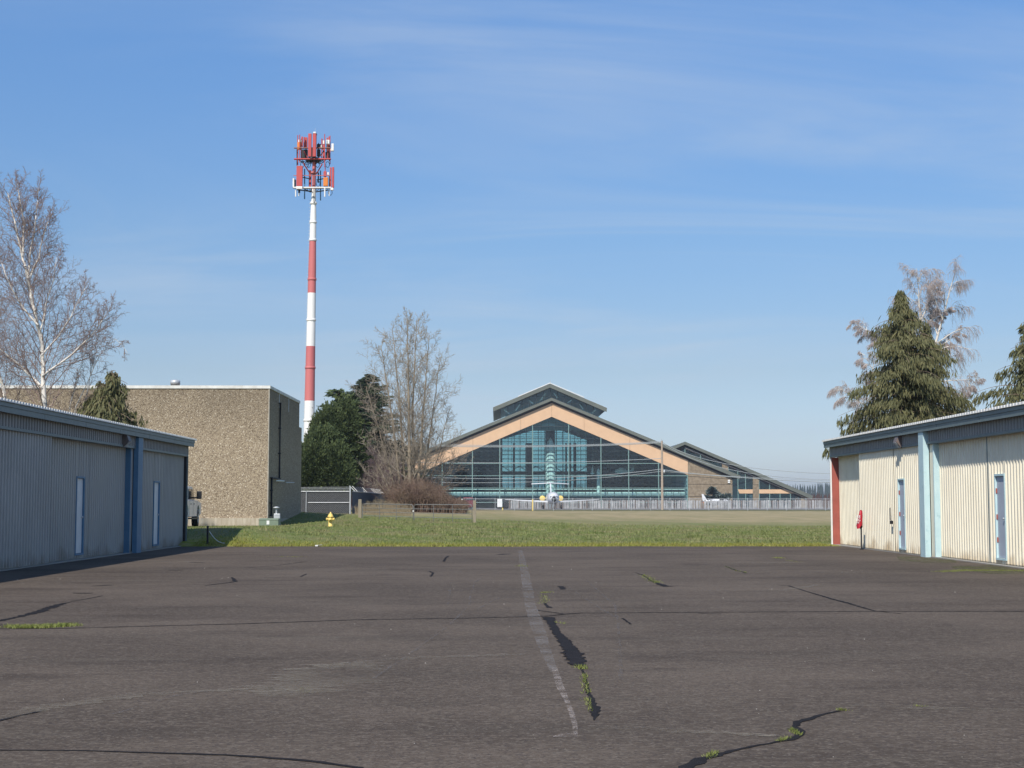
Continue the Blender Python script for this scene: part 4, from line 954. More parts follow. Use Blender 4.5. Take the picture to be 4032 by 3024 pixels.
# interior
RD = 482.0
def RPt(px, py, D=RD): return MP(px, py, D)
xi0, xi1 = MP(1640, 1980)[0], MP(2704, 1980)[0]
MB().box((xi0 + .01, MD + .65, 0.03), (xi1 - .01, RD, 0.08)).build('hall_floor', M('hall_floor_grey', (0.10, 0.12, 0.13), rough=0.4), ms)
pk = MP(CX, 1566.7, 398.85); 
def roofz(x): # underside of main roof at x
    l = MP(CL + 2, 1873.5, 398.85); r = MP(CRt - 2, 1873.5, 398.85)
    return (l[1] + (pk[1] - l[1]) * (x - l[0]) / (pk[0] - l[0]) if x < pk[0] else r[1] + (pk[1] - r[1]) * (r[0] - x) / (r[0] - pk[0])) - 0.68
MB().box((xi0 - .4, MD + .82, 0), (xi0, RD + .5, roofz(xi0 - .4) + .1)).build('inner_side_wall', m_in, ms)
MB().box((xi1, MD + .82, 0), (xi1 + .4, RD + .5, roofz(xi1 + .4) + .1)).build('inner_side_wall', m_in, ms)
oL, oR, oB = RPt(1977, 1925)[0], RPt(2311, 1925)[0], RPt(2100, 1927)[1]
MB().prism([(xi0, 0), (oL, 0), (oL, roofz(oL)), (xi0, roofz(xi0))], RD, RD + .5).build('rear_wall', m_in, ms)
MB().prism([(oR, 0), (xi1, 0), (xi1, roofz(xi1)), (oR, roofz(oR))], RD, RD + .5).build('rear_wall', m_in, ms)
MB().box((oL + .01, RD, 0), (oR - .01, RD + .5, oB)).build('rear_sill_wall', m_in, ms)
MB().prism([(oL, oB), (oR, oB), (oR, roofz(oR)), (pk[0], roofz(pk[0])), (oL, roofz(oL))], RD + .2, RD + .24).build('rear_pane', m_gl1, ms)
mb = MB()
for x in np.arange(oL, oR + .1, (oR - oL) / 14): mb.box((x - .09, RD - .1, oB), (x + .09, RD + .1, roofz(x) - .1))
for k, z in enumerate(np.arange(oB, roofz(pk[0]), 1.45)):
    xl, xr = oL, oR
    while roofz(xl) < z: xl += .5
    while roofz(xr) < z: xr -= .5
    mb.box((xl, RD - .3, z - .08), (xr, RD - .12, z + .08))
mb.build('rear_grid', m_steel, ms)
# chevron truss, columns, balcony
D2 = 440
mb = MB()
for a, b in (((1955, 1730), (2160, 1670)), ((2160, 1668), (2345, 1740))):
    p0, p1 = MP(*a, D2), MP(*b, D2); mb.bar((p0[0], D2, p0[1]), (p1[0], D2, p1[1]), 0.5, 1.0)
mb.build('roof_truss', m_shade_steel, ms)
D3 = 462
for xa_, xb_, y0_ in ((2020, 2028, 1745), (2069, 2095, 1745), (2147, 2186, 1665), (2226, 2233, 1745), (2242, 2250, 1745), (2258, 2270, 1745)):
    a, b = MP(xa_, y0_, D3), MP(xb_, 1985, D3); MB().box((a[0], D3, 0.05), (b[0], D3 + 1, a[1])).build('column', m_shade_steel, ms)
mb = MB()
a, b = MP(1977, 1863, D3), MP(2311, 1863, D3); mb.box((a[0], D3 - 2, a[1] - .55), (b[0], D3 - 1.2, a[1] + .55))
zt1 = MP(2000, 1836, D3)[1]; zt0 = a[1] + .5; X = a[0]; wv = (b[0] - a[0]) / 10
for k in range(10):
    mb.bar((X, D3 - 1.6, zt0 if k % 2 else zt1), (X + wv, D3 - 1.6, zt1 if k % 2 else zt0), 0.2); X += wv
mb.bar((a[0], D3 - 1.6, zt1), (b[0], D3 - 1.6, zt1), 0.2); mb.build('walkway_truss', m_steel, ms)
a, b = MP(1640, 1943.5, 404), MP(2704, 1943.5, 404); MB().box((a[0] + .2, 404, a[1] - .45), (b[0] - .2, 405, a[1] + .48)).build('balcony_front', m_mint, ms)
a, b = MP(1640, 1927, 404), MP(2704, 1927, 404); MB().box((a[0] + .2, 404.2, a[1] - .08), (b[0] - .2, 404.4, a[1] + .08)).build('balcony_rail', m_mint, ms)
mb = MB()
for x in np.arange(a[0] + 1, b[0], 2.0): mb.box((x - .05, 403.8, a[1] - 1.0), (x + .05, 403.95, a[1]))
mb.build('rail_posts', m_steel, ms)
a, b = MP(1640, 1951, 406), MP(2704, 1951, 406); MB().box((a[0] + .2, 405.01, a[1] - .5), (b[0] - .2, 430, a[1] + .3)).build('balcony_floor', m_in, ms)
# padded wall panels both sides of the rear window
m_pad = M('grey_blue_pad', (0.06, 0.09, 0.13), (0.10, 0.14, 0.18), scale=0.8, rough=0.9)
for rx0, rx1 in ((1690, 1965), (2325, 2640)):
    for y in np.arange(1760, 1925, 17.0):
        for x in np.arange(rx0, rx1 - 20, 26.0):
            a, b = MP(x + random.uniform(0, 3), y, 474), MP(x + 18 + random.uniform(-3, 2), y + 7 + random.uniform(-1, 2), 474)
            if max(a[1], b[1]) < roofz(a[0]) - 1 and max(a[1], b[1]) < roofz(b[0]) - 1 and xi0 < a[0] and b[0] < xi1:
                MB().box((a[0], 474, a[1]), (b[0], 474.5, b[1])).build('wall_pad', m_pad, ms)
# clerestory cupola
CD = 413.0; cxx = 2165.6
chev(CD - 1.1, CD - .7, 'clerestory_fascia', m_mroof, [(1941, 1604), (cxx, 1511), (2390, 1606)], [(1942, 1620), (cxx, 1526), (2389, 1622)])
mb = MB(); q_ = [MP(1941, 1603, CD - 1.1), MP(cxx, 1510, CD - 1.1), MP(2390, 1605, CD - 1.1)]
for i in range(2): mb.prism([q_[i], q_[i + 1], (q_[i + 1][0], q_[i + 1][1] - .5), (q_[i][0], q_[i][1] - .5)], CD - .69, CD + 62)
mb.build('clerestory_roof', m_lightroof, ms)
mb = MB(); q_ = [MP(2040, 1562.5, CD - 1.2), MP(cxx, 1509.5, CD - 1.2), MP(2300, 1566, CD - 1.2)]
for i in range(2): mb.prism([(q_[i][0], q_[i][1] + .22), (q_[i + 1][0], q_[i + 1][1] + .22), q_[i + 1], q_[i]], CD - 1.2, CD - .75)
mb.build('sunlit_ridge_strip', m_white, ms)  # white strip paints the thin sunlit line along the roof top
cps = [(1972, 1700), (1972, 1612), (cxx, 1530), (2364, 1614), (2364, 1700)]
for k in range(14):
    x0 = 1972 + 28 * k; x1 = x0 + 28
    def ct(x): return 1612 + (1530 - 1612) * (x - 1972) / (cxx - 1972) if x < cxx else 1530 + (1614 - 1530) * (x - cxx) / (2364 - cxx)
    pts = [(x0 + .5, 1680), (x1 - .5, 1680), (x1 - .5, ct(x1))] + ([(cxx, 1530)] if x0 < cxx < x1 else []) + [(x0 + .5, ct(x0))]
    MB().add([(*(lambda t: (t[0], CD + .3, t[1]))(MP(x, y, CD)),) for x, y in pts], [tuple(range(len(pts)))]).build('clerestory_pane', m_gl, ms)
    a = MP(x0, ct(x0), CD); MB().box((a[0] - .07, CD + .05, a[1] - 6), (a[0] + .07, CD + .25, a[1])).build('clerestory_mullion', m_steel, ms)
for y in (1560, 1590):
    xl = 1972 if y > 1612 else cxx - (y - 1530) / 82 * (cxx - 1972); xr = cxx + (y - 1530) / 84 * (2364 - cxx)
    a, b = MP(xl, y, CD), MP(xr, y, CD); MB().box((a[0], CD + .05, a[1] - .06), (b[0], CD + .25, a[1] + .06)).build('clerestory_transom', m_steel, ms)
for (x0, y0_), (x1, y1_) in (((1985, 1614), (2004, 1628)), ((2030, 1617), (2047, 1592)), ((2082, 1577), (2100, 1589)), ((2129, 1576), (2148, 1549)), ((2181, 1548), (2196, 1568)), ((2235, 1586), (2251, 1575)), ((2278, 1586), (2296, 1611)), ((2332, 1626), (2346, 1614))):
    a, b = MP(x0, y0_, CD + 2), MP(x1, y1_, CD + 2); MB().bar((a[0], CD + 2, a[1]), (b[0], CD + 2, b[1]), 0.28).build('brace', m_mint, ms)
a = MP(1990, 1625, CD + 8); b = MP(2345, 1625, CD + 8)
mb = MB(); c = MP(cxx, 1560, CD + 8); mb.prism([a, (a[0], a[1] - 5), (b[0], b[1] - 5), b, c], CD + 12, CD + 13); mb.build('clerestory_back', m_in, ms)
p = MP(2167, 1511, CD); MB().tube([(p[0], CD, p[1]), (p[0], CD, p[1] + 1.0)], 0.07, 5).build('mast', m_galv, ms)
# side halls (second gables), right one in full view
SD = 424.0
def hall(sgn):
    def mx(px): return px if sgn > 0 else 2 * 2166 - px
    def Q(pts): 
        pp = [MP(mx(x), y, SD) for x, y in pts]; return pp if sgn > 0 else pp[::-1]
    def Qf(pts): 
        pp = [MP(mx(x), y, SD - 1.1) for x, y in pts]; return pp if sgn > 0 else pp[::-1]
    MB().prism(Qf([(2697, 1738.7), (3201.6, 1952), (3197, 1966), (2697, 1750.5)]), SD - 1.1, SD - .8).build('fascia', m_mroof, ms)
    MB().prism(Qf([(2440, 1850), (2697, 1738.7), (2697, 1750.5), (2440, 1862)]), SD - 1.1, SD - .8).build('fascia', m_mroof, ms)
    MB().prism(Qf([(2697, 1739.3), (3200, 1952.6), (3200, 1956), (2697, 1742.5)]), SD - .79, SD + 60).build('roof', m_mroof, ms)
    MB().prism(Qf([(2440, 1850.6), (2697, 1739.3), (2697, 1742.5), (2440, 1853.8)]), SD - .79, SD + 60).build('roof', m_mroof, ms)
    MB().prism(Q([(2680, 1750), (3185, 1960), (3150, 1960), (2697, 1768), (2640, 1795), (2640, 1766)]), SD + .05, SD + .4).build('eave_shade_wall', m_shade_steel, ms)  # dark band carries the hall eave's shade in its colour
    MB().prism(Q([(2697, 1761.5), (3168, 1956.5), (3160, 1956.5), (2697, 1764.5)]), SD - .1, SD + .03).build('trim_line', M('pale_trim', (0.55, 0.48, 0.42), rough=0.8), ms)
    for pl in ([(2843, 1822), (2867, 1833), (2867, 2002), (2843, 2002)], [(2965, 1873), (2988, 1883), (2988, 1908), (2965, 1908)], [(2965, 1909.5), (2988, 1909.5), (2988, 2002), (2965, 2002)], [(3154, 1953), (3178, 1956), (3178, 2002), (3154, 2002)]):
        MB().prism(Q(pl), SD - .05, SD + .8).build('concrete_pier', m_mconc, ms)
    for pl in ([(2905, 1927), (2964, 1927), (2964, 1943), (2912, 1943)], [(2989, 1927), (3096, 1927), (3130, 1943), (2989, 1943)]):
        MB().prism(Q(pl), SD - .02, SD + .5).build('stucco_panel', m_peach, ms)
    b1 = [2640, 2697, 2758, 2843.5]; b2 = [2867.5, 2905, 2935, 2964.5]; b3 = [2988.5, 3030, 3071, 3112, 3153.5]
    def tp(x): return 1764.5 + (x - 2697) * (1956.5 - 1764.5) / (3160 - 2697) if x > 2697 else 1764.5 + (2697 - x) * 0.43
    for bl_ in (b1, b2, b3):
        for xa_, xb_ in zip(bl_[:-1], bl_[1:]):
            rws = [2002, 1975, 1943.5] + ([1926.5, 1905, 1880, 1850, 1815, 1780, 1745])
            for yb_, yt_ in zip(rws[:-1], rws[1:]):
                if yb_ == 1943.5 and xa_ > 2880: continue
                ta, tb = max(yt_, tp(xa_)), max(yt_, tp(xb_))
                if ta >= yb_ - 1 and tb >= yb_ - 1: continue
                pl = [(xa_ + .4, yb_ - .3), (xb_ - .4, yb_ - .3), (xb_ - .4, tb), (xa_ + .4, ta)]
                if tb >= yb_ - 1: 
                    xc = xa_ + (xb_ - xa_) * (yb_ - ta) / (tp(xb_) - ta) if tp(xb_) != ta else xb_
                    pl = [(xa_ + .4, yb_ - .3), (xc, yb_ - .3), (xa_ + .4, ta)]
                pp = Q(pl); MB().add([(x, SD + .25, z) for x, z in pp], [tuple(range(len(pp)))]).build('pane', m_gl, ms)
            a = MP(mx(xa_), max(tp(xa_), 1745), SD); MB().box((a[0] - .1, SD + .02, 0), (a[0] + .1, SD + .22, a[1])).build('mullion', m_mull, ms)
    a, b = MP(mx(2640), 2000, SD)[0], MP(mx(3165), 2000, SD)[0]
    pp = [MP(mx(x), y, SD) for x, y in ((2640, 1770), (2697, 1752), (3165, 1957), (3165, 2002), (2640, 2002))]
    if sgn < 0: pp = pp[::-1]
    MB().prism(pp, SD + 12, SD + 12.5).build('inner_wall', m_in, ms)
    MB().box((a, SD + .9, 0.03), (b, SD + 12, 0.1)).build('inner_floor', m_in, ms)
    c = MP(mx(2950), 1952, SD + 5); d = MP(mx(3140), 1952, SD + 5); MB().box((c[0], SD + 5, c[1] - .5), (d[0], SD + 5.4, c[1] + .2)).build('inner_balcony', m_pad, ms)
    c = MP(mx(2888), 1912, SD + 6); MB().bar((c[0], SD + 6, c[1]), (MP(mx(2960), 1890, SD + 6)[0], SD + 6, MP(mx(2960), 1890, SD + 6)[1]), 0.6).build('stair', m_pad, ms)
hall(1); hall(-1)

# exhibits inside
p = P(2167.5, 1980, 409)
rk = thing('rocket', (p.x, 409, 0.1), 'tall white rocket standing inside the glass hall behind the jet', 'rocket')
rt = P(2167.5, 1723, 409).z; r0 = 19.0 * 409 / F
mb = MB(); mb.lathe((p.x, 409, 0.1), [(r0, 0), (r0, rt - 4.5), (r0 * .98, rt - 3.4), (r0 * .8, rt - 2.0), (r0 * .45, rt - .9), (0, rt - .1)], 20); mb.build('body', m_mint, rk)
for z in np.arange(2.5, rt - 4, 2.6): MB().lathe((p.x, 409, z), [(r0 + .03, 0), (r0 + .05, .12), (r0 + .03, .24)], 20).build('ring', m_pad, rk)
p = P(2357, 1980, 415); t = P(2357, 1846, 415).z
cw = thing('display_column', (p.x, 415, 0.1), 'pale round topped rocket inside the glass, right of the jet', 'rocket')
MB().lathe((p.x, 415, 0.1), [(.52, 0), (.52, t - 1), (.42, t - .4), (.2, t - .1), (0, t)], 14).build('body', m_mint, cw)
p = P(2333, 1853, 415)
ms2 = thing('hanging_missile', (p.x, 415, p.z - 1.1), 'short white missile hanging upright inside the glass hall', 'missile')
MB().lathe((p.x, 415, p.z - 1.1), [(.25, 0), (.28, .2), (.28, 1.6), (.18, 2.0), (0, 2.2)], 10).build('body', m_mint, ms2)
mb = MB(); mb.box((p.x - .55, 414.97, p.z - 1.05), (p.x + .55, 415.03, p.z - .6)); mb.build('fin', m_mint, ms2)
MB().bar((p.x, 415, p.z + 1.05), (p.x, 415, p.z + 4.6), 0.05).build('cable', m_steel, ms2)
p = P(2445, 1856, 420)
hp = thing('hanging_aircraft', (p.x, 420, p.z), 'small white aircraft hanging inside the right part of the glass hall', 'aircraft')
mb = MB(); mb.lathe(p, [(0, -1.9), (.35, -1.7), (.65, -1.0), (.75, 0), (.65, 1.0), (.35, 2.0), (.22, 3.4), (.0, 3.5)], 12, 'x'); mb.build('fuselage', m_mint, hp)
MB().box((p.x - .9, 416.5, p.z + .62), (p.x + .5, 423.5, p.z + .78)).build('wing', m_mint, hp)
MB().box((p.x - .8, 419.6, p.z + .0), (p.x + .0, 419.9, p.z + .6)).build('cabin_window', m_steel, hp)
MB().prism([(p.x + 2.6, p.z + .1), (p.x + 3.6, p.z + .1), (p.x + 3.9, p.z + 1.1), (p.x + 3.4, p.z + 1.1)], 419.95, 420.05).build('tail_fin', m_mint, hp)
MB().bar((p.x, 420, p.z + .7), (p.x, 420, p.z + 9), 0.05).build('cable', m_steel, hp)

# ---------------------------------------------------------------- parked jet, nose towards us
jc = P(2181.6, 1961, 345); jx, jz = jc.x, jc.z; JY = 345.0
jet = thing('jet_airliner', (jx, JY + 10, 0.02), 'white T tail jet parked nose on with round yellow engine covers', 'jet')
sec = [(0.05, 0, -.25), (0.5, 0.5, -.2), (0.95, 1.3, -.12), (1.25, 2.4, -.04), (1.45, 4.0, 0), (1.48, 6, 0), (1.48, 16, 0), (1.2, 20, .25), (0.7, 24, .6), (0.2, 27, .9)]
vs = []; fs = []; nn = 20
for r, dy, dz in sec:
    for k in range(nn): a = 2 * PI * k / nn; vs.append((jx + r * math.cos(a), JY + dy, jz + dz + r * math.sin(a)))
for i in range(len(sec) - 1):
    for k in range(nn): fs.append((i * nn + k, i * nn + (k + 1) % nn, (i + 1) * nn + (k + 1) % nn, (i + 1) * nn + k))
MB().add(vs, fs, True).build('fuselage', m_tk, jet)
for k in range(-2, 3):
    a = R(62 if k in (-2, 2) else 74 if k in (-1, 1) else 90); sx = 1 if k > 0 else -1 if k < 0 else 0
    x = jx + k * 0.36; MB().prism([(x - .16, jz + .18), (x + .16, jz + .18), (x + .15, jz + .55 - abs(k) * .07), (x - .15, jz + .55 - abs(k) * .07)], JY + .55 + abs(k) * .22, JY + 2.2).build('cockpit_window', m_dark, jet)
MB().lathe((jx, JY - .02, jz - .28), [(0, 0), (.45, .25), (.62, .55)], 14, 'y').build('radome', m_dark, jet)
for sx in (-1, 1):
    a = Vector((jx + sx * 1.2, JY + 9, jz - .9)); tipx = jx + sx * 11.6
    MB().prism2([(a.x, JY + 7.5, jz - 1.05), (a.x, JY + 12.5, jz - 1.05), (tipx, JY + 14.5, jz - .35), (tipx, JY + 13.0, jz - .35)], [(a.x, JY + 7.5, jz - .65), (a.x, JY + 12.5, jz - .75), (tipx, JY + 14.5, jz - .27), (tipx, JY + 13.0, jz - .25)]).build('wing', m_tk, jet)
    e = Vector((jx + sx * 2.25, JY + 16.5, jz - .05))
    en = MB().lathe(e, [(.45, 4.5), (.68, 3.4), (.72, 1.2), (.66, .1), (.55, 0)], 16, 'y').build('engine', m_tk, jet)
    MB().lathe(e, [(0, -.06), (.56, -.04), (.70, .0), (.71, .25)], 16, 'y').build('engine_cover', m_yel if sx else m_yel, en)
    MB().bar((jx + sx * 1.2, JY + 18, jz + .05), (e.x - sx * .6, JY + 18, jz + .0), .25, .18).build('pylon', m_tk, jet)
    MB().tube([(jx + sx * 2.2, JY + 11, jz - .9), (jx + sx * 2.2, JY + 11, .5)], .1, 6).build('main_gear', m_galv, jet)
    MB().lathe((jx + sx * 2.2, JY + 11, .5), [(0, -.2), (.45, -.2), (.48, 0), (.45, .2), (0, .2)], 14, 'x').build('wheel', m_dark, jet)
tz_ = P(2172, 1903, JY + 24).z
MB().prism2([(jx - .12, JY + 19, jz + 1.0), (jx - .12, JY + 25, jz + 1.0), (jx - .1, JY + 26.5, tz_), (jx - .1, JY + 23.5, tz_)], [(jx + .12, JY + 19, jz + 1.0), (jx + .12, JY + 25, jz + 1.0), (jx + .1, JY + 26.5, tz_), (jx + .1, JY + 23.5, tz_)]).build('tail_fin', m_tk, jet)
for sx in (-1, 1):
    MB().prism2([(jx + sx * .0, JY + 23.3, tz_), (jx, JY + 25.8, tz_), (jx + sx * 4.8, JY + 26.5, tz_ - .22), (jx + sx * 4.8, JY + 25.2, tz_ - .22)], [(jx, JY + 23.3, tz_ + .22), (jx, JY + 25.8, tz_ + .2), (jx + sx * 4.8, JY + 26.5, tz_ - .05), (jx + sx * 4.8, JY + 25.2, tz_ - .05)]).build('tailplane', m_tk, jet)
MB().tube([(jx, JY + 2.4, jz - 1.1), (jx, JY + 2.4, .4)], .09, 6).build('nose_gear', m_galv, jet)
MB().lathe((jx, JY + 2.4, .36), [(0, -.15), (.32, -.15), (.34, 0), (.32, .15), (0, .15)], 12, 'x').build('nose_wheel', m_dark, jet)
# small plane tail to the left
p = P(2768, 1968, 384)
lp_ = thing('light_aircraft', (p.x + 3, 384, 0.02), 'small white and orange aircraft with upswept fin before the concrete wall', 'light aircraft')
m_or = M('orange_paint', (0.60, 0.24, 0.10), rough=0.4)
MB().lathe((p.x, 384, p.z - .4), [(0.05, -.1), (.22, .3), (.4, 1.6), (.62, 3.2), (.6, 5.0), (.45, 6.2), (.1, 7.0), (0, 7.05)], 14, 'x').build('fuselage', m_tk, lp_)
MB().prism([(p.x - .1, p.z - .3), (p.x + 1.1, p.z - .1), (p.x + .1, p.z + 1.5), (p.x - .35, p.z + 1.55)], 383.9, 384.1).build('tail_fin', m_tk, lp_)
MB().box((p.x - .3, 383.88, p.z - .9), (p.x + .5, 384.12, p.z - .45)).build('rudder', m_or, lp_)
MB().prism2([(p.x + 3, 382, p.z - .6), (p.x + 4.4, 382, p.z - .6), (p.x + 4.4, 386, p.z - .6), (p.x + 3, 386, p.z - .6)], [(p.x + 3, 379, p.z - .45), (p.x + 4.2, 379, p.z - .45), (p.x + 4.2, 389, p.z - .45), (p.x + 3, 389, p.z - .45)]).build('wing', m_tk, lp_)
MB().box((p.x + 4.3, 383.3, p.z - .2), (p.x + 5.4, 384.7, p.z + .35)).build('canopy', m_glassd, lp_)
for dx in (1.5, 5.0): MB().tube([(p.x + dx, 384, p.z - .6), (p.x + dx, 384, .05)], .12, 6).build('gear_leg', m_white, lp_)
# things parked left of the jet
def boxcar(px0, px1, py0, D, mt, label, cat, name):
    a, b = P(px0, py0, D), P(px1, py0, D); t = thing(name, ((a.x + b.x) / 2, D, 0.02), label, cat)
    MB().box((a.x, D, .45), (b.x, D + 5, a.z)).build('body', mt, t, 0.08)
    for x in (a.x + .25 * (b.x - a.x), a.x + .75 * (b.x - a.x)): MB().lathe((x, D + .2, .38), [(0, -.12), (.36, -.12), (.38, 0), (.36, .12), (0, .12)], 12, 'y').build('wheel', m_dark, t)
    MB().box((a.x + .1, D - .03, a.z - .7), (b.x - .1, D - .004, a.z - .3)).build('window', m_glassd if cat != 'box trailer' else m_white, t)
boxcar(1789, 1823, 1964, 356, m_white, 'white box trailer beside the bramble thicket at the far fence', 'box trailer', 'box_trailer')
boxcar(1825, 1862, 1958, 357, M('maroon_paint', (0.16, 0.03, 0.04), rough=0.5), 'maroon van parked before the glass hall behind the gate post', 'van', 'parked_van')
boxcar(1958, 1978, 1965, 356, m_white, 'small white trailer left of the heat shimmer slats', 'box trailer', 'box_trailer')
boxcar(1982, 2000, 1968, 357, M('black_paint', (0.03, 0.03, 0.035), rough=0.3), 'small black car beside the end of the heat shimmer slats', 'car', 'parked_car')

# ---------------------------------------------------------------- utility pole and wires
UD = 310.0; ub = P(2608, 1999, UD); ut = P(2606, 1735, UD)
up_ = thing('utility_pole', (ub.x, UD, 0), 'single wooden utility pole in front of the museum glass and stucco', 'utility pole')
m_pole = M('weathered_pole_wood', (0.42, 0.34, 0.26), (0.34, 0.27, 0.21), scale=2, rough=0.9)
MB().tube([(ub.x, UD, -.5), (ut.x, UD, ut.z)], [0.30, 0.2], 10).build('pole', m_pole, up_)
for dz in (0, 0.35): MB().tube([(ut.x - .1, UD - .1, ut.z + dz - .3), (ut.x - .1, UD - .1, ut.z + dz)], .07, 6).build('insulator', m_galv, up_)
MB().lathe((ut.x + .45, UD - .1, P(2610, 1858, UD).z), [(0, -.3), (.2, -.3), (.22, .3), (0, .35)], 10).build('transformer', m_galv, up_)
WL = ['highest of the three close wires running left from the utility pole top', 'middle of the three close wires running left from the pole top', 'lowest of the three close wires running left from the pole top', 'single wire running left across the middle of the museum glass', 'wire sagging left from midway down the utility pole', 'lowest wire sagging left from midway down the pole', 'highest wire running right from the utility pole top', 'second wire running right from the utility pole top', 'thick dark wire running right from midway down the pole', 'thin wire running right just above the thick one']
def wire(pts, r=0.05):
    w = [P(x, y, D) for x, y, D in pts]
    # quadratic through three points
    out = []
    for t in np.linspace(0, 1, 25):
        out.append(w[0] * ((1 - t) * (1 - 2 * t)) + w[1] * (4 * t * (1 - t)) + w[2] * (t * (2 * t - 1)))
    o = MB().tube(out, r, 4, cap=False).build('overhead_wire', M('wire_aluminium', (0.42, 0.45, 0.45), rough=0.5)); return tag(o, WL.pop(0), 'wire', 'overhead wires to the utility pole')
for dy in (0, 5, 9): wire([(2606, 1738 + dy * .6, 310), (2080, 1754 + dy * .7, 310), (1450, 1741 + dy, 310)])
wire([(2606, 1805, 310), (2080, 1822, 310), (1450, 1816, 310)], .055); wire([(2606, 1847, 310), (2080, 1884, 310), (1450, 1868, 310)], .055); wire([(2606, 1855, 310), (2080, 1898, 310), (1450, 1890, 310)], .045)
wire([(2606, 1740, 310), (2930, 1838, 310), (3500, 1868, 310)], .05); wire([(2606, 1745, 310), (2950, 1863, 310), (3500, 1886, 310)], .05)
wire([(2606, 1849, 310), (2950, 1883, 310), (3500, 1908, 310)], .07); wire([(2606, 1856, 310), (2950, 1879, 310), (3500, 1902, 310)], .04)

# ---------------------------------------------------------------- tower
TD = 140.0
tb0 = P(1211, 1990, TD); tb0.z = 0
tt = P(1240, 515, TD)
tw = thing('cell_tower', (tb0.x, TD, 0), 'tall red and white banded monopole with two clusters of red antennas', 'cell tower')
m_tred = M('tower_red', (0.50, 0.075, 0.07), (0.44, 0.065, 0.06), scale=0.8, rough=0.55)
m_tpink = M('faded_tower_red', (0.56, 0.17, 0.16), (0.50, 0.14, 0.14), scale=0.5, stretch=(2, 2, .2), rough=0.6)
m_twhite = M('tower_white', (0.80, 0.79, 0.76), (0.74, 0.73, 0.70), scale=0.6, rough=0.6)
m_orange = M('orange_box', (0.72, 0.22, 0.03), rough=0.5)
def axis(py): 
    f = (1990 - py) / (1990 - 515); a = P(1211, 1990, TD); return P(1211 + (1240 - 1211) * f, py, TD)
bands = [(1990, 1578.5, m_twhite), (1578.5, 1363.7, m_tpink), (1363.7, 1154, m_twhite), (1154, 948, m_tpink), (948, 745, m_twhite), (745, 650, m_tpink), (650, 526, m_tpink)]
def pr(py): return 0.50 + (py - 770) * (0.47 - 0.0) / 900 * .9 if py > 770 else 0.20 + 0.0
def rad(py):
    if py > 1000: return (15 + (py - 1000) * 6.5 / 730) * TD / F
    if py > 760: return (11 + (py - 760) * 3.0 / 240) * TD / F
    return 7.5 * TD / F
for y0_, y1_, mt in bands:
    mid = [y0_ + (y1_ - y0_) * t for t in (0, .5, 1)]
    MB().tube([axis(y) for y in mid], [rad(max(y0_ - .1, 1) if y0_ != 745 else 750) if i == 0 else rad(y + .1) for i, y in enumerate(mid)], 12).build('pole_section', mt, tw)
for y in (800, 875, 945, 1100, 1260, 1448, 1655):
    a = axis(y); MB().lathe(a, [(rad(y) + .01, -.12), (rad(y) + .05, -.1), (rad(y) + .05, .1), (rad(y) + .01, .12)], 12).build('collar', m_twhite if (1154 < y < 1363 or y < 948 or y > 1578) else m_tpink, tw)
mb = MB()
for y in np.arange(790, 1880, 13): a = axis(y); mb.bar(a + Vector((-rad(y), -.0, 0)), a + Vector((-rad(y) - .14, 0, 0)), .03)
tag(mb.build('climbing_pegs', m_galv, tw), kind='stuff')
S3 = .1928
def T(zx, zy, dy=0.0): return P(1100 + zx * S3, 480 + zy * S3, TD + dy)
def tbox(x0, y0_, x1, y1_, dy, th, name, mt, bev=0):
    a, b = T(x0, y1_, dy), T(x1, y0_, dy); return MB().box((a.x, a.y, a.z), (b.x, a.y + th, b.z)).build(name, mt, tw, bev)
def trod(x0, y0_, x1, y1_, dy, r, name, mt, dy1=None):
    return MB().tube([T(x0, y0_, dy), T(x1, y1_, dy if dy1 is None else dy1)], r, 7).build(name, mt, tw)
trod(733, 130, 731, 205, 0, .015, 'lightning_rod', m_galv)
tbox(690, 200, 745, 232, -.2, .4, 'beacon', m_twhite, .03); tbox(685, 230, 757, 240, -.3, .6, 'beacon_plate', m_dark)
for a in ((583, 235, 655, 705, -1.6), (678, 235, 750, 705, -1.6)): tbox(*a, .22, 'antenna_panel', m_tred, .03)
for x in (620, 715): trod(x, 270, x, 740, -1.3, .04, 'antenna_mount', m_dark)
for a in ((445, 298, 480, 500, .3), (492, 305, 518, 520, .9), (518, 312, 572, 535, 1.3), (1000, 295, 1038, 480, .2), (962, 320, 992, 470, .9), (600, 330, 640, 620, 1.6), (860, 345, 882, 560, 1.2)): tbox(*a, .2, 'antenna_panel', m_tred, .02)
tbox(362, 412, 438, 560, -.8, .3, 'radio_unit', m_orange, .03)
for a in ((385, 362, 409, 411, -.7), (424, 362, 450, 411, -.7), (885, 378, 926, 450, -.3), (953, 365, 1022, 445, -.5), (1062, 440, 1110, 588, -.3), (845, 470, 865, 525, -.2), (1045, 540, 1062, 590, -.2)): tbox(*a, .3, 'radio_unit', m_twhite, .02)
for a in ((450, 560, 575, 735, 1.0), (765, 450, 850, 520, .6), (765, 555, 832, 700, .8), (960, 460, 1030, 600, .5), (940, 610, 1030, 735, .6), (650, 540, 680, 740, 0)): tbox(*a, .35, 'equipment_box', m_lead, .02)
tbox(885, 455, 925, 735, .7, .12, 'antenna_panel', m_tred)
for x, y0_, y1_, dy, mt in ((375, 270, 880, -.6, m_tred), (415, 262, 830, -.9, m_tred), (445, 340, 745, .2, m_tred), (925, 250, 920, -1.0, m_tred), (1035, 280, 865, -.1, m_tred), (865, 340, 745, .6, m_tred), (360, 560, 890, -.4, m_lead), (1020, 600, 800, -.3, m_lead), (545, 500, 745, 1.1, m_tred), (990, 440, 760, .1, m_tred), (800, 430, 745, .9, m_lead)):
    trod(x, y0_, x, y1_, dy, .045, 'mount_pipe', mt)
mred2 = m_tred
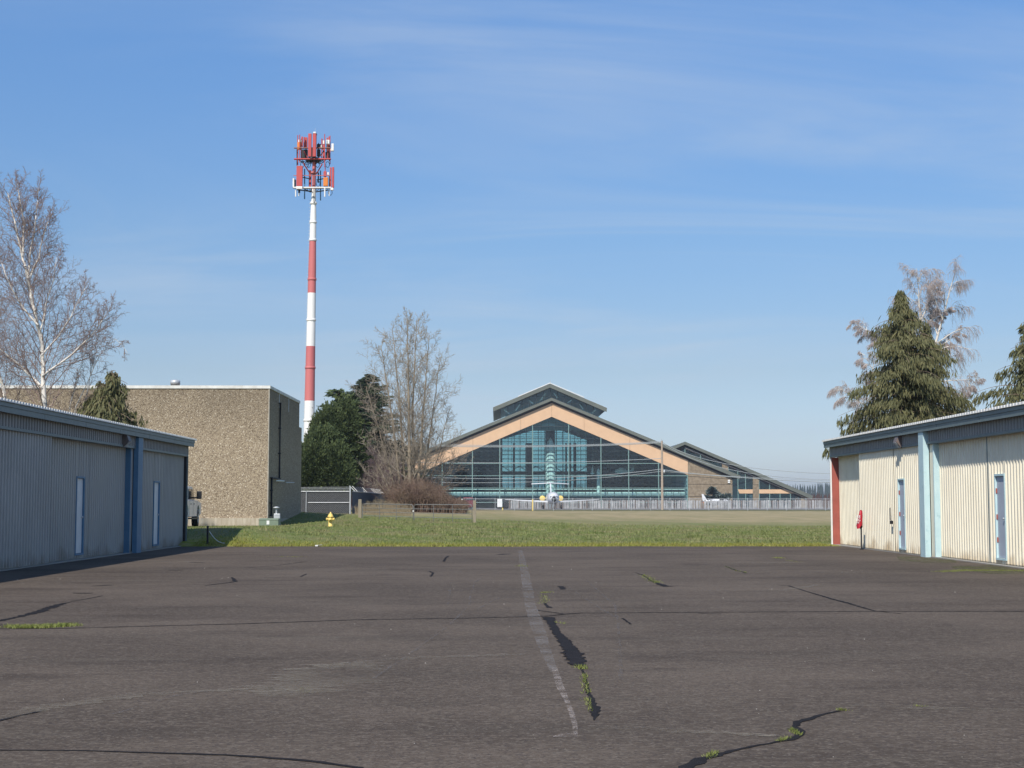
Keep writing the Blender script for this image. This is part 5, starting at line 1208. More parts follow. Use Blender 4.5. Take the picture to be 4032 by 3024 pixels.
for z, mt, r in ((530, M('rusty_steel', (0.30, 0.13, 0.09), rough=0.7), .055), (755, m_tred, .075)):
    trod(305, z, 1045, z, -1.0, r, 'platform_rail', mt)
    trod(305, z + 6, 690, z + 10, -1.0, r, 'platform_rail', mt, 2.0); trod(1045, z + 6, 710, z + 10, -1.0, r, 'platform_rail', mt, 2.0)
for x in (330, 1020, 690): trod(x, 755, 700, 755, -1.0 if x != 690 else 2.0, .06, 'platform_arm', m_tred, 0)
MB().lathe(T(700, 775, 0), [(.2, -.25), (.75, -.1), (.75, .12), (.2, .2)], 12).build('platform_hub', m_lead, tw)
trod(490, 845, 622, 1050, -.9, .06, 'brace', m_tred, -.2); trod(875, 860, 765, 1050, -.9, .06, 'brace', m_tred, -.2); trod(500, 600, 580, 740, .4, .05, 'brace', m_tred); trod(910, 590, 820, 710, .4, .05, 'brace', m_lead)
tbox(640, 1010, 748, 1042, -.35, .7, 'clamp', m_tpink, .02)
tbox(345, 895, 472, 1310, -1.3, .28, 'antenna_panel', m_tred, .03); tbox(343, 1312, 468, 1366, -1.3, .28, 'antenna_end', m_twhite, .02)
tbox(270, 1150, 304, 1332, -.6, .6, 'antenna_panel', m_twhite, .02); tbox(304, 1175, 330, 1325, -.4, .4, 'equipment_box', m_lead)
tbox(1028, 925, 1060, 1330, -.6, .25, 'antenna_panel', m_tred, .02); tbox(1070, 920, 1114, 1340, -1.0, .35, 'antenna_panel', m_tred, .02); tbox(1042, 1342, 1102, 1388, -1.0, .3, 'antenna_end', m_twhite, .02)
tbox(895, 1130, 990, 1306, -1.1, .3, 'radio_unit', m_orange, .02); tbox(900, 1006, 960, 1110, -.9, .25, 'radio_unit', m_tred, .02); tbox(975, 1028, 1012, 1082, -.7, .25, 'radio_unit', m_twhite, .02)
tbox(598, 985, 650, 1325, .9, .25, 'antenna_panel', m_tred, .02); tbox(780, 1030, 806, 1240, 1.2, .2, 'antenna_panel', m_lead, .02); tbox(1010, 1090, 1026, 1320, .1, .3, 'equipment_box', m_lead)
trod(290, 1095, 1045, 1095, -.95, .035, 'platform_rail', m_tpink); trod(285, 1342, 1055, 1342, -.95, .085, 'platform_rail', m_twhite)
trod(290, 1350, 690, 1356, -.95, .07, 'platform_rail', m_lead, 2.0); trod(1050, 1350, 710, 1356, -.95, .07, 'platform_rail', m_lead, 2.0); trod(470, 1130, 640, 1165, -.5, .05, 'brace', m_lead, 0); trod(360, 1385, 650, 1420, -.6, .06, 'brace', m_lead, 0); trod(1000, 1390, 745, 1430, -.6, .06, 'brace', m_lead, 0); trod(760, 1185, 900, 1160, 0, .05, 'brace', m_lead, .5)
for x, y0_, y1_, dy, r, mt in ((515, 960, 1575, .9, .06, m_dblue), (840, 995, 1605, .9, .06, m_dblue), (333, 1390, 1525, -.8, .06, m_twhite), (398, 1430, 1512, -.6, .06, m_twhite), (928, 1345, 1528, -1.0, .07, m_twhite), (935, 900, 1130, -.8, .045, m_tred), (1018, 1380, 1512, -.7, .04, m_twhite), (405, 1370, 1450, -.8, .1, m_lead)):
    trod(x, y0_, x, y1_, dy, r, 'mount_pipe', mt)
for k in range(26):             # hanging cable loops
    up_z = 760 if k < 17 else 1355; xa_ = random.uniform(340, 980); xb_ = 700 + random.uniform(-60, 60); sag = random.uniform(40, 120)
    d0 = random.uniform(-.9, 1.2)
    pts = [T(xa_ + (xb_ - xa_) * t, up_z + sag * 4 * t * (1 - t) * .8 + 25 * t, d0 * (1 - t)) for t in np.linspace(0, 1, 8)]
    MB().tube(pts, .03, 5).build('cable', m_lead, tw)
for x in (560, 600, 780, 470, 985, 790, 1040):
    zc = 870 if x != 1040 and x != 790 else (1440 if x == 1040 else 1260); a_ = [T(x + 38 * math.sin(t), zc + 60 * math.cos(t), .1) for t in np.linspace(0, 2 * PI, 12)]
    MB().tube(a_, .03, 5).build('cable', m_lead, tw)
a_ = [T(705, y, -.42) for y in np.linspace(1000, 1650, 6)]; MB().tube(a_, .035, 5).build('cable', m_lead, tw)

# ---------------------------------------------------------------- trees
def seg_tubes(name, S, sides, mt, parent):
    """S: n x 8 array p0 p1 r0 r1"""
    S = np.asarray(S, float); p0, p1, r0, r1 = S[:, 0:3], S[:, 3:6], S[:, 6], S[:, 7]
    d = p1 - p0; d /= np.maximum(np.linalg.norm(d, axis=1, keepdims=True), 1e-6)
    up = np.where(np.abs(d[:, 2:3]) > 0.9, np.array([[1., 0, 0]]), np.array([[0, 0, 1.]]))
    a = np.cross(d, up); a /= np.maximum(np.linalg.norm(a, axis=1, keepdims=True), 1e-6); b = np.cross(a, d)
    V = np.empty((len(S), 2 * sides, 3))
    for k in range(sides):
        t = 2 * PI * k / sides; o = a * math.cos(t) + b * math.sin(t)
        V[:, k] = p0 + o * r0[:, None]; V[:, sides + k] = p1 + o * r1[:, None]
    base = np.arange(len(S))[:, None] * 2 * sides
    Fl = [np.concatenate([base + k, base + (k + 1) % sides, base + sides + (k + 1) % sides, base + sides + k], 1) for k in range(sides)]
    return npmesh(name, V.reshape(-1, 3), np.concatenate(Fl), mt, parent, smooth=sides > 3)
def rotv(d, ang, az):
    d = d.normalized(); u = Vector((0, 0, 1)) if abs(d.z) < .95 else Vector((1, 0, 0)); a = d.cross(u).normalized(); b = a.cross(d)
    return (d * math.cos(ang) + (a * math.cos(az) + b * math.sin(az)) * math.sin(ang)).normalized()
def grow(out, p, d, L, r, lvl, prm, rd):
    pr_ = prm[lvl]; n = pr_['n']; sl = L / n; az = rd.uniform(0, 6.28); rr = r; lastlvl = lvl == len(prm) - 1
    nk = pr_.get('kids', 0); st = pr_.get('start', .2); kid = []
    for k in range(nk): kid.append(st + (1 - st) * (k + rd.random()) / nk)
    ki = 0
    for i in range(n):
        d = (d + Vector((rd.gauss(0, 1), rd.gauss(0, 1), rd.gauss(0, 1))) * pr_['wob'] + Vector((0, 0, pr_['trop']))).normalized()
        q_ = p + d * sl; r2 = r * max(pr_.get('tip', .15), 1 - (i + 1) / n * (1 - pr_.get('tip', .15)))
        out[lvl].append((*p, *q_, rr, r2))
        if not lastlvl:
            while ki < nk and kid[ki] <= (i + 1) / n:
                t = kid[ki]; ki += 1; az += 2.4 + rd.uniform(-.6, .6)
                f = 1 - (t - st) / (1 - st + 1e-6)
                Lk = L * pr_['ratio'] * (pr_.get('top', .35) + (1 - pr_.get('top', .35)) * f) * rd.uniform(.75, 1.15)
                grow(out, p.lerp(q_, rd.random()), rotv(d, pr_['ang'] * rd.uniform(.75, 1.2), az), Lk, max(rr * pr_.get('rr', .5), prm[lvl + 1].get('rmin', .006)), lvl + 1, prm, rd)
        p = q_; rr = r2
m_birch = M('birch_bark', (0.74, 0.70, 0.62), (0.62, 0.57, 0.50), scale=2, rough=0.8, c3=(0.05, 0.04, 0.035), scale3=5, lo3=0.60, hi3=0.66)
m_twig = M('birch_twig', (0.22, 0.155, 0.135), (0.28, 0.21, 0.18), scale=1, rough=0.9)
m_bark = M('pale_grey_bark', (0.22, 0.18, 0.13), (0.30, 0.25, 0.18), scale=2, rough=0.9)
m_btwig = M('grey_brown_twig', (0.27, 0.23, 0.175), (0.36, 0.31, 0.24), scale=.6, rough=0.9)
def along(out, pts, r0, r1, kids, Lf, ang, prm, rd, start=.05, rr=.4, upw=.0):
    """a stem through given points with side branches; Lf(t) = branch length"""
    pts = [Vector(p) for p in pts]; cum = [0]
    for a, b in zip(pts[:-1], pts[1:]): cum.append(cum[-1] + (b - a).length)
    T_ = cum[-1]
    def at(t):
        d = t * T_
        for i in range(len(pts) - 1):
            if d <= cum[i + 1] or i == len(pts) - 2:
                f = (d - cum[i]) / (cum[i + 1] - cum[i]); return pts[i].lerp(pts[i + 1], f), (pts[i + 1] - pts[i]).normalized()
    n = max(6, int(T_ / .5)); last = pts[0]
    for k in range(1, n + 1):
        p, _ = at(k / n); p = p + Vector((rd.gauss(0, 1), rd.gauss(0, 1), 0)) * .02
        out[0].append((*last, *p, r0 + (r1 - r0) * (k - 1) / n, r0 + (r1 - r0) * k / n)); last = p
    az = rd.uniform(0, 6)
    for k in range(kids):
        t = start + (1 - start) * (k + rd.random()) / kids; p, d = at(min(t, .999)); az += 2.4 + rd.uniform(-.7, .7)
        dd = rotv(d, ang * rd.uniform(.7, 1.25), az) + Vector((0, 0, upw)); rad_ = r0 + (r1 - r0) * t
        grow(out, p, dd.normalized(), Lf(t) * rd.uniform(.75, 1.2), max(rad_ * rr, .016), 1, prm, rd)
def path_tree(name, label, cat, paths, prm, seed, mtrunk, mtw, base, ntr=2):
    rd = random.Random(seed); t = thing(name, base, label, cat); out = [[] for _ in prm]
    for kw in paths: along(out, prm=prm, rd=rd, **kw)
    seg_tubes('trunk', sum(out[:ntr], []), 6, mtrunk, t); seg_tubes('crown', sum(out[ntr:], []), 3, mtw, t); return t
def bare_tree(name, label, cat, stems, prm, seed, mtrunk, mtw, base, ntr=2, group=None):
    rd = random.Random(seed); t = thing(name, base, label, cat, group); out = [[] for _ in prm]
    for p, d, L, r in stems: grow(out, Vector(p), Vector(d).normalized(), L, r, 0, prm, rd)
    tr_ = sum(out[:ntr], [])
    seg_tubes('trunk', tr_, 6, mtrunk, t); c_ = sum(out[ntr:], [])
    if c_: o = seg_tubes('crown', c_, 3, mtw, t)
    return t
PB = [dict(n=14, wob=.05, trop=.02, kids=32, start=.14, ang=.72, ratio=.42, tip=.12, rr=.34, top=.22),
      dict(n=9, wob=.08, trop=.04, kids=13, start=.2, ang=.65, ratio=.42, tip=.2, rr=.42, rmin=.02, top=.5),
      dict(n=6, wob=.12, trop=-.01, kids=8, start=.1, ang=.7, ratio=.5, tip=.4, rr=.6, rmin=.0085, top=.6),
      dict(n=4, wob=.18, trop=-.05, kids=0, rmin=.006, tip=.6)]
def pp(D, *xy): return [P(x, y, D + (i % 2) * .3) for i, (x, y) in enumerate(xy)]
PBn = [None, dict(n=9, wob=.07, trop=.055, kids=9, start=.12, ang=.72, ratio=.46, tip=.15, rr=.45, rmin=.018, top=.5),
       dict(n=6, wob=.13, trop=.02, kids=6, start=.08, ang=.85, ratio=.55, tip=.35, rr=.6, rmin=.0085, top=.6),
       dict(n=4, wob=.22, trop=-.02, kids=0, rmin=.0065, tip=.6)]
tall = lambda t: (3.3 * (1 - t) ** .7 + .9) * (.55 + .45 * min(1, t / .25))
bb = (P(186, 1980, 62).x, 62, .1)
path_tree('birch_tree', 'tall bare silver birch with white trunk rising behind the grey hangar', 'tree', [
    dict(pts=[bb] + pp(62, (176, 1610), (162, 1330), (135, 1220), (119, 1144), (100, 1050), (86, 1011), (60, 880), (30, 760)), r0=.15, r1=.025, kids=46, Lf=tall, ang=.75, start=.28, rr=.3, upw=.15),
    dict(pts=pp(62, (110, 1095), (125, 960), (140, 860), (150, 780), (155, 740)), r0=.05, r1=.01, kids=14, Lf=lambda t: 1.7 * (1 - t) + .6, ang=.6),
    dict(pts=pp(62, (90, 1010), (95, 900), (80, 800), (68, 715)), r0=.05, r1=.01, kids=14, Lf=lambda t: 1.7 * (1 - t) + .6, ang=.6),
    dict(pts=pp(62, (118, 1095), (150, 1010), (175, 900), (205, 850)), r0=.045, r1=.01, kids=12, Lf=lambda t: 1.5 * (1 - t) + .6, ang=.6),
    dict(pts=pp(62, (160, 1300), (185, 1180), (215, 1080), (225, 1010)), r0=.04, r1=.01, kids=14, Lf=lambda t: 1.9 * (1 - t) + .6, ang=.6),
    dict(pts=pp(62, (165, 1480), (270, 1410), (370, 1310), (440, 1210)), r0=.055, r1=.01, kids=22, Lf=lambda t: 2.1 * (1 - t) + .7, ang=.65),
    dict(pts=pp(62, (163, 1400), (225, 1330), (290, 1230), (340, 1120)), r0=.045, r1=.01, kids=16, Lf=lambda t: 1.9 * (1 - t) + .6, ang=.65),
    dict(pts=pp(62, (168, 1530), (90, 1450), (20, 1390), (-60, 1330)), r0=.06, r1=.012, kids=18, Lf=lambda t: 2.1 * (1 - t) + .7, ang=.65),
    dict(pts=pp(62, (150, 1280), (80, 1200), (30, 1100), (-10, 1000)), r0=.05, r1=.01, kids=18, Lf=lambda t: 1.9 * (1 - t) + .7, ang=.65)],
    PBn, 5, m_birch, m_twig, bb, ntr=1)
bb2 = (P(80, 1980, 64).x, 64, .1)
path_tree('birch_tree', 'white birch trunk leaning at the left edge behind the grey hangar', 'tree', [
    dict(pts=[bb2] + pp(64, (27, 1590), (5, 1500), (-30, 1350), (-60, 1150), (-80, 950)), r0=.12, r1=.02, kids=34, Lf=tall, ang=.75, start=.3, rr=.3, upw=.15)], PBn, 9, m_birch, m_twig, bb2, ntr=1)
bb3 = (P(262, 1980, 66).x, 66, .2)
bb3 = (P(258, 1980, 66.0).x, 66.0, .2)
path_tree('birch_tree', 'thin birch stem nearest the tall birch, left of the small conifer', 'tree', [dict(pts=[bb3] + pp(66, (275, 1600), (300, 1500), (330, 1400), (350, 1310)), r0=.04, r1=.01, kids=9, Lf=lambda t: 1.5 * (1 - t) + .5, ang=.55, start=.35)], PBn, 12, m_birch, m_twig, bb3, ntr=1)
bb3 = (P(266, 1980, 66.6).x, 66.6, .2)
path_tree('birch_tree', 'thin birch arching right over the small conifer top', 'tree', [dict(pts=[bb3] + pp(65.5, (290, 1620), (345, 1500), (400, 1390), (460, 1330), (500, 1390)), r0=.04, r1=.008, kids=11, Lf=lambda t: 1.3 * (1 - t) + .5, ang=.6, start=.4)], PBn, 13, m_birch, m_twig, bb3, ntr=1)
bb3 = (P(274, 1980, 67.2).x, 67.2, .2)
path_tree('birch_tree', 'straight thin birch stem just left of the small conifer', 'tree', [dict(pts=[bb3] + pp(66.5, (330, 1600), (360, 1450), (385, 1330), (400, 1270)), r0=.04, r1=.008, kids=9, Lf=lambda t: 1.5 * (1 - t) + .5, ang=.55, start=.35)], PBn, 14, m_birch, m_twig, bb3, ntr=1)
# big multi stem bare tree in the centre
PC = [None, dict(n=9, wob=.07, trop=.035, kids=11, start=.1, ang=.75, ratio=.42, tip=.15, rr=.5, rmin=.03, top=.5),
      dict(n=6, wob=.13, trop=.06, kids=5, start=.1, ang=.8, ratio=.5, tip=.35, rr=.6, rmin=.017, top=.6),
      dict(n=3, wob=.16, trop=.03, kids=0, rmin=.012, tip=.6)]
CT = 129.0; cb0 = P(1620, 1985, CT); cz = 0.8
paths = []
for (x0, xm, ym, x1, y1_, r, dy, nk, mL) in ((1585, 1545, 1650, 1500, 1360, .17, 0, 24, 3.6), (1600, 1575, 1600, 1545, 1290, .17, .8, 22, 2.8), (1615, 1610, 1600, 1603, 1252, .22, -.8, 30, 2.8), (1628, 1625, 1600, 1640, 1262, .2, .8, 26, 2.8), (1640, 1665, 1650, 1690, 1320, .17, -.6, 24, 3.2), (1650, 1695, 1700, 1730, 1430, .13, .4, 18, 2.6), (1575, 1500, 1720, 1440, 1520, .11, -.3, 12, 3.0), (1655, 1725, 1800, 1765, 1620, .10, .6, 12, 2.2), (1565, 1480, 1820, 1410, 1700, .08, -.8, 8, 2.4), (1660, 1740, 1880, 1800, 1800, .08, 1, 10, 2.2), (1560, 1490, 1900, 1430, 1850, .07, -1, 7, 2.2)):
    a = P(x0, 1960, CT + dy); a.z = cz; b = P(x1, y1_, CT + dy * 3); m_ = P(xm, ym, CT + dy * 2)
    paths.append(dict(pts=[a, a.lerp(m_, .5) + Vector((0, 0, .2)), m_, m_.lerp(b, .5), b], r0=r, r1=.025, kids=nk, Lf=(lambda t, mL=mL: mL * 1.3 * (1 - t) ** .5 + .9), ang=.8, start=.12, rr=.33, upw=.1))
path_tree('bare_tree', 'large leafless tree with several stems fanning up from brambles left of the museum', 'tree', paths, PC, 21, m_bark, m_btwig, (cb0.x, CT, cz), ntr=1)
# weeping birch behind right conifer
PW = [dict(n=12, wob=.05, trop=.0, kids=13, start=.3, ang=.6, ratio=.34, tip=.12, rr=.5, top=.55),
      dict(n=9, wob=.08, trop=-.10, kids=15, start=.25, ang=.6, ratio=.42, tip=.15, rr=.5, rmin=.02, top=.6),
      dict(n=6, wob=.12, trop=-.26, kids=7, start=.1, ang=.8, ratio=.8, tip=.4, rr=.6, rmin=.010, top=.8),
      dict(n=7, wob=.10, trop=-.35, kids=0, rmin=.008, tip=.6)]
WD = 84.0
stems = []
for x0, y0_, x1, y1_, r in ((3600, 1750, 3660, 1075, .16), (3640, 1500, 3560, 1060, .09), (3580, 1420, 3390, 1240, .06), (3560, 1600, 3400, 1400, .06), (3540, 1700, 3310, 1520, .06), (3640, 1400, 3760, 1300, .05), (3700, 1650, 3830, 1480, .05), (3590, 1330, 3700, 1130, .07), (3620, 1300, 3730, 1200, .05)):
    a, b = P(x0, y0_, WD), P(x1, y1_, WD + random.uniform(-.5, .5)); stems.append((a, b - a, (b - a).length, r))
a = P(3600, 1985, WD); a.z = 0; b = P(3600, 1740, WD); stems.append((a, b - a, (b - a).length, .2))
bare_tree('weeping_birch', 'leafless weeping birch with drooping purplish twigs behind the right conifer', 'tree', stems, PW, 33, m_birch, M('purplish_twig', (0.40, 0.33, 0.31), (0.48, 0.41, 0.37), rough=.9), (a.x, WD, 0))

def quads(C, A, B):
    """leaf quads: centre C, half axes A, B"""
    V = np.stack([C - A - B, C + A - B, C + A + B, C - A + B], 1); n = len(C)
    return V.reshape(-1, 3), np.arange(4 * n).reshape(-1, 4)
def leafcloud(name, C, dirs, ln, wd, mt, parent):
    """pointed leaf-like kites along dirs"""
    n = len(C); dirs = dirs / np.linalg.norm(dirs, axis=1, keepdims=True); rv = rng.normal(size=(n, 3)); s_ = np.cross(dirs, rv); s_ /= np.linalg.norm(s_, axis=1, keepdims=True)
    ln = (ln * (0.6 + .8 * rng.random(n)))[:, None]; wd = (wd * (.6 + .8 * rng.random(n)))[:, None]
    V = np.stack([C, C + dirs * ln * .4 + s_ * wd, C + dirs * ln, C + dirs * ln * .4 - s_ * wd], 1)
    return npmesh(name, V.reshape(-1, 3), np.arange(4 * n).reshape(-1, 4), mt, parent)
def conifer(name, label, base, Hh, Rr, seed, mfol, mtr, nb=260, droop=.5, hang=.45, ln=.28, wd=.05, z0=.08, power=.85, lean=(0, 0), dens=9, per=3, group=None, irr=.25):
    rd = np.random.default_rng(seed); t = thing(name, base, label, 'tree', group); base = np.array(base, float)
    S = []; top_ = base + np.array([lean[0], lean[1], Hh])
    for k in range(8):
        f0, f1 = k / 8, (k + 1) / 8; S.append((*(base + (top_ - base) * f0), *(base + (top_ - base) * f1), Hh * .016 * (1 - f0) + .02, Hh * .016 * (1 - f1) + .02))
    Cs = []; Ds = []; BS = []
    for i in range(nb):
        f = z0 + (1 - z0) * (i + rd.random()) / nb; az = rd.random() * 2 * PI
        Lb = Rr * ((1 - f) / (1 - z0)) ** power * (1 - irr + irr * 1.6 * rd.random()) * (1 + .22 * math.sin(3 * az + seed + 7 * f) * math.cos(2 * az - 17 * f)) * (1 + (.28 if rd.random() < .12 and f > .4 else 0)) + .15
        p = base + (top_ - base) * f; dirh = np.array([math.cos(az), math.sin(az), 0.0]); n = max(2, int(Lb * dens / 3)); up = .35 * (1 - .3 * rd.random()); last = p
        npt = max(3, int(Lb / .33))
        for k in range(1, npt + 1):
            s_ = Lb * k / npt; z = up * s_ - droop * s_ * s_ / max(Lb, .5) * .9
            q_ = p + dirh * s_ + np.array([0, 0, z]); BS.append((*last, *q_, .03 * (1 - k / npt) + .008, .03 * (1 - (k + 1) / npt) + .008) if k < npt else (*last, *q_, .012, .006))
            m = int(per * (1 + 1.2 * k / npt) + rd.random())
            side_ = np.array([-dirh[1], dirh[0], 0]); spread = .10 + .30 * s_ / max(Lb, .6) * min(Lb, 1.5)
            for _ in range(m * 3):
                o_ = q_ + side_ * rd.normal() * spread * .6 - dirh * rd.random() * .33 + np.array([0, 0, rd.normal() * .04])
                hd = np.array([0, 0, -1.0]) * hang * rd.uniform(.6, 1.5) + dirh * rd.uniform(.1, .8) * (1 - hang * .5) + side_ * rd.normal() * .35 + np.array([0, 0, .0])
                Cs.append(o_ + np.array([0, 0, -1]) * rd.random() * hang * .5); Ds.append(hd)
            last = q_
    seg_tubes('trunk', S, 7, mtr, t); seg_tubes('limbs', BS, 3, mtr, t)
    leafcloud('crown', np.array(Cs), np.array(Ds), ln, wd, mfol, t)
    return t
m_deo = M('olive_conifer', (0.15, 0.145, 0.062), (0.085, 0.09, 0.038), scale=7, rough=.8, c3=(0.19, 0.17, 0.075), scale3=2.2, lo3=.5, hi3=.7, trans=.12)
m_fir = M('dark_green_conifer', (0.045, 0.068, 0.033), (0.028, 0.045, 0.024), scale=2, rough=.8, c3=(0.06, 0.09, 0.035), scale3=.8, trans=.1)
m_arb = M('hedge_green', (0.085, 0.115, 0.040), (0.050, 0.075, 0.026), scale=6, rough=.8, c3=(0.13, 0.16, 0.055), scale3=1.6, lo3=.5, hi3=.7, trans=.12)
m_spr = M('blue_spruce', (0.10, 0.13, 0.12), (0.07, 0.10, 0.09), scale=2, rough=.8)
m_ctr = M('conifer_bark', (0.20, 0.14, 0.10), (0.28, 0.22, 0.16), rough=.9)
cb_ = P(3575, 1985, 80); ctop = P(3545, 1143, 80)
conifer('weeping_conifer', 'tall olive green conifer with hanging foliage behind the cream hangar', (cb_.x, 80, 0), ctop.z, 3.5, 3, m_deo, m_ctr, nb=230, droop=.45, hang=.9, ln=.36, wd=.034, z0=.2, power=.78, lean=(ctop.x - cb_.x, 0), per=6.5, irr=.95)
# second leader of the same mass
c2_ = P(3680, 1250, 80.5)
conifer('weeping_conifer', 'shorter second conifer leader grown into the right side of the tall one', (P(3665, 1985, 80.6).x, 80.6, 0), c2_.z - .4, 2.9, 8, m_deo, m_ctr, nb=130, droop=.45, hang=.9, ln=.36, wd=.034, z0=.2, power=.78, per=6.5, irr=.95)
c3_ = P(4085, 1985, 70); t3 = P(4075, 1230, 70)
conifer('conifer_tree', 'dark conifer cut by the right edge of the photo behind the cream hangar', (c3_.x, 70, 0), t3.z, 3.3, 14, m_deo, m_ctr, nb=110, droop=.45, hang=.7, ln=.34, wd=.034, z0=.2, power=.8, per=6.5, irr=.6)
c4 = P(430, 1985, 61); t4 = P(440, 1460, 61)
conifer('weeping_conifer', 'small drooping conifer behind the grey hangar before the concrete building', (c4.x, 61, 0), t4.z, 1.75, 17, m_deo, m_ctr, nb=150, droop=.6, hang=.8, ln=.30, wd=.04, z0=.25, power=.62, per=3.6, irr=.6)
c5 = P(385, 1985, 62); t5 = P(385, 1500, 62)
conifer('weeping_conifer', 'shorter round topped half of the small conifer, nearer the birch', (c5.x, 62, 0), t5.z, 1.5, 19, m_deo, m_ctr, nb=120, droop=.7, hang=.8, ln=.30, wd=.04, z0=.25, power=.5, per=3.6, irr=.5)
# group beyond the fence
c6 = P(1450, 1985, 172); t6 = P(1462, 1475, 172)
conifer('fir_tree', 'tall dark fir beside the bare tree with a pointed top', (c6.x, 172, .8), t6.z - .8, 5.2, 23, m_fir, m_ctr, nb=560, droop=.12, hang=.1, ln=.40, wd=.06, z0=.12, power=.66, per=4, irr=.6)
c7 = P(1390, 1985, 174); t7 = P(1390, 1555, 174)
conifer('fir_tree', 'dark fir in the middle of the evergreen group right of the tower', (c7.x, 174, .8), t7.z - .8, 4.3, 29, m_fir, m_ctr, nb=480, droop=.12, hang=.1, ln=.40, wd=.06, z0=.12, power=.6, per=4, irr=.65)
c8 = P(1330, 1985, 128); t8 = P(1332, 1535, 128)
conifer('cedar_tree', 'thin airy evergreen with sparse branches just right of the tower', (c8.x, 128, .8), t8.z - .8, 2.6, 31, m_arb, m_ctr, nb=90, droop=.1, hang=.1, ln=.5, wd=.08, z0=.3, power=.5, per=1.6, irr=.5)
def shrub(name, label, blobs, n, ln, wd, mfol, seed, base, upb=.55, cat='shrub'):
    rd = np.random.default_rng(seed); t = thing(name, base, label, cat); Cs = []; Ds = []
    V = np.array([b[3] * b[4] * b[5] for b in blobs]) ** .67; V /= V.sum()
    for (cx_, cy2, cz_, rx, ry, rz), w in zip(blobs, V):
        m = int(n * w); u = rd.normal(size=(m, 3)); u /= np.linalg.norm(u, axis=1, keepdims=True)
        rr = (0.72 + .33 * rd.random(m) ** .6) * (1 + .2 * np.sin(u[:, 0] * 9 + cx_) * np.cos(u[:, 2] * 8 + u[:, 1] * 5) + .12 * np.sin(u[:, 0] * 23 + u[:, 2] * 19) + .25 * (rd.random(m) < .04))
        c = np.column_stack([cx_ + u[:, 0] * rx * rr, cy2 + u[:, 1] * ry * rr, cz_ + u[:, 2] * rz * rr]); keep = c[:, 2] > base[2] - .1
        Cs.append(c[keep]); Ds.append((u + np.array([0, 0, upb]) + rd.normal(size=(m, 3)) * .35)[keep])
    S = [(*base, base[0], base[1], base[2] + 2.2, .12, .05)]; seg_tubes('trunk', S, 6, m_ctr, t)
    leafcloud('crown', np.concatenate(Cs), np.concatenate(Ds), ln, wd, mfol, t); return t
def blob(px, py, D, rx, rz): p = P(px, py, D); s_ = D / F; return (p.x, D, p.z, rx * s_, rx * s_ * .8, rz * s_)
s1 = P(1250, 1985, 119)
shrub('hedge_shrub', 'broad rounded dark green hedge shrub behind the chain link fence', [blob(1240, 1850, 119, 75, 110), blob(1320, 1855, 119, 65, 105), blob(1250, 1770, 119.5, 50, 75), blob(1290, 1760, 120, 50, 70), blob(1195, 1880, 118.5, 40, 80), blob(1350, 1890, 118.5, 42, 65)], 70000, .20, .05, m_arb, 41, (s1.x, 119, .8))
s2 = P(1305, 1985, 126)
shrub('hedge_shrub', 'taller evergreen mass between the round hedge and the dark firs', [blob(1300, 1700, 126, 60, 95), blob(1355, 1690, 127, 60, 110), blob(1370, 1790, 127, 60, 100), blob(1255, 1690, 126, 28, 55)], 46000, .22, .052, m_arb, 43, (s2.x, 126, .8))
# thickets of bare stems
def thicket(name, label, cat, xr, Dr, top_px, n, lean, mt, seed, base, r=.014, arch=.0, kids=2):
    rd = np.random.default_rng(seed); S = []
    for _ in range(n):
        px = rd.uniform(*xr); D = rd.uniform(*Dr); tp_ = top_px(px) ; a = P(px, 1990, D); z0 = H(a.x, D); hgt = max(.3, (P(px, tp_, D).z - z0) * rd.uniform(.45, 1.0))
        dx, dy = rd.normal() * lean * hgt, rd.normal() * lean * hgt; last = np.array([a.x, D, z0 - .05]); k_ = 6; pts = [last]
        for k in range(1, k_ + 1):
            f = k / k_; q_ = np.array([a.x + dx * f ** 1.4, D + dy * f ** 1.4, z0 + hgt * (f - arch * f * f) / (1 - arch * .6 if arch else 1)]) + rd.normal(size=3) * .04 * hgt; S.append((*last, *q_, r * (1.25 - f), r * (1.2 - f))); last = q_; pts.append(q_)
        for _k in range(kids):
            i = rd.integers(2, k_); p = pts[i]; L = hgt * .3; v_ = rd.normal(size=3) * .6 + np.array([0, 0, .9 if not arch else .2]); v_ /= np.linalg.norm(v_); m_ = p + v_ * L * .5 + rd.normal(size=3) * .05; S.append((*p, *m_, r * .6, r * .5)); S.append((*m_, *(p + v_ * L + rd.normal(size=3) * .1), r * .5, r * .3))
    return tag(seg_tubes(name, S, 3, mt, None), label, cat, kind='stuff')
def interp(pts): 
    xs_, ys_ = zip(*pts); return lambda x: float(np.interp(x, xs_, ys_))
thicket('purple_brush', 'reddish purple leafless brush between the hedge and the bare tree', 'brush', (1365, 1570), (150, 160), interp([(1365, 1740), (1420, 1735), (1500, 1790), (1600, 1800)]), 2600, .06, M('purple_twig', (0.13, 0.085, 0.085), (0.18, 0.13, 0.12), scale=.8, rough=.9), 51, None, r=.022)
m_bram = M('bramble_cane', (0.14, 0.085, 0.065), (0.22, 0.16, 0.11), scale=.8, rough=.9)
thicket('bramble_thicket', 'brown bramble thicket around the foot of the bare tree', 'brambles', (1548, 1835), (120, 142), interp([(1545, 1930), (1575, 1870), (1640, 1840), (1700, 1880), (1750, 1940), (1815, 1955), (1840, 1990)]), 5200, .35, m_bram, 53, None, r=.022, arch=.55, kids=3)
thicket('dead_weeds', 'pale dead weeds at the foot of the dark slatted fence', 'weeds', (1400, 1620), (96, 112), interp([(1400, 1990), (1440, 1975), (1500, 1960), (1620, 1985)]), 500, .12, M('straw_stem', (0.30, 0.24, 0.15), rough=.9), 55, None, r=.012)
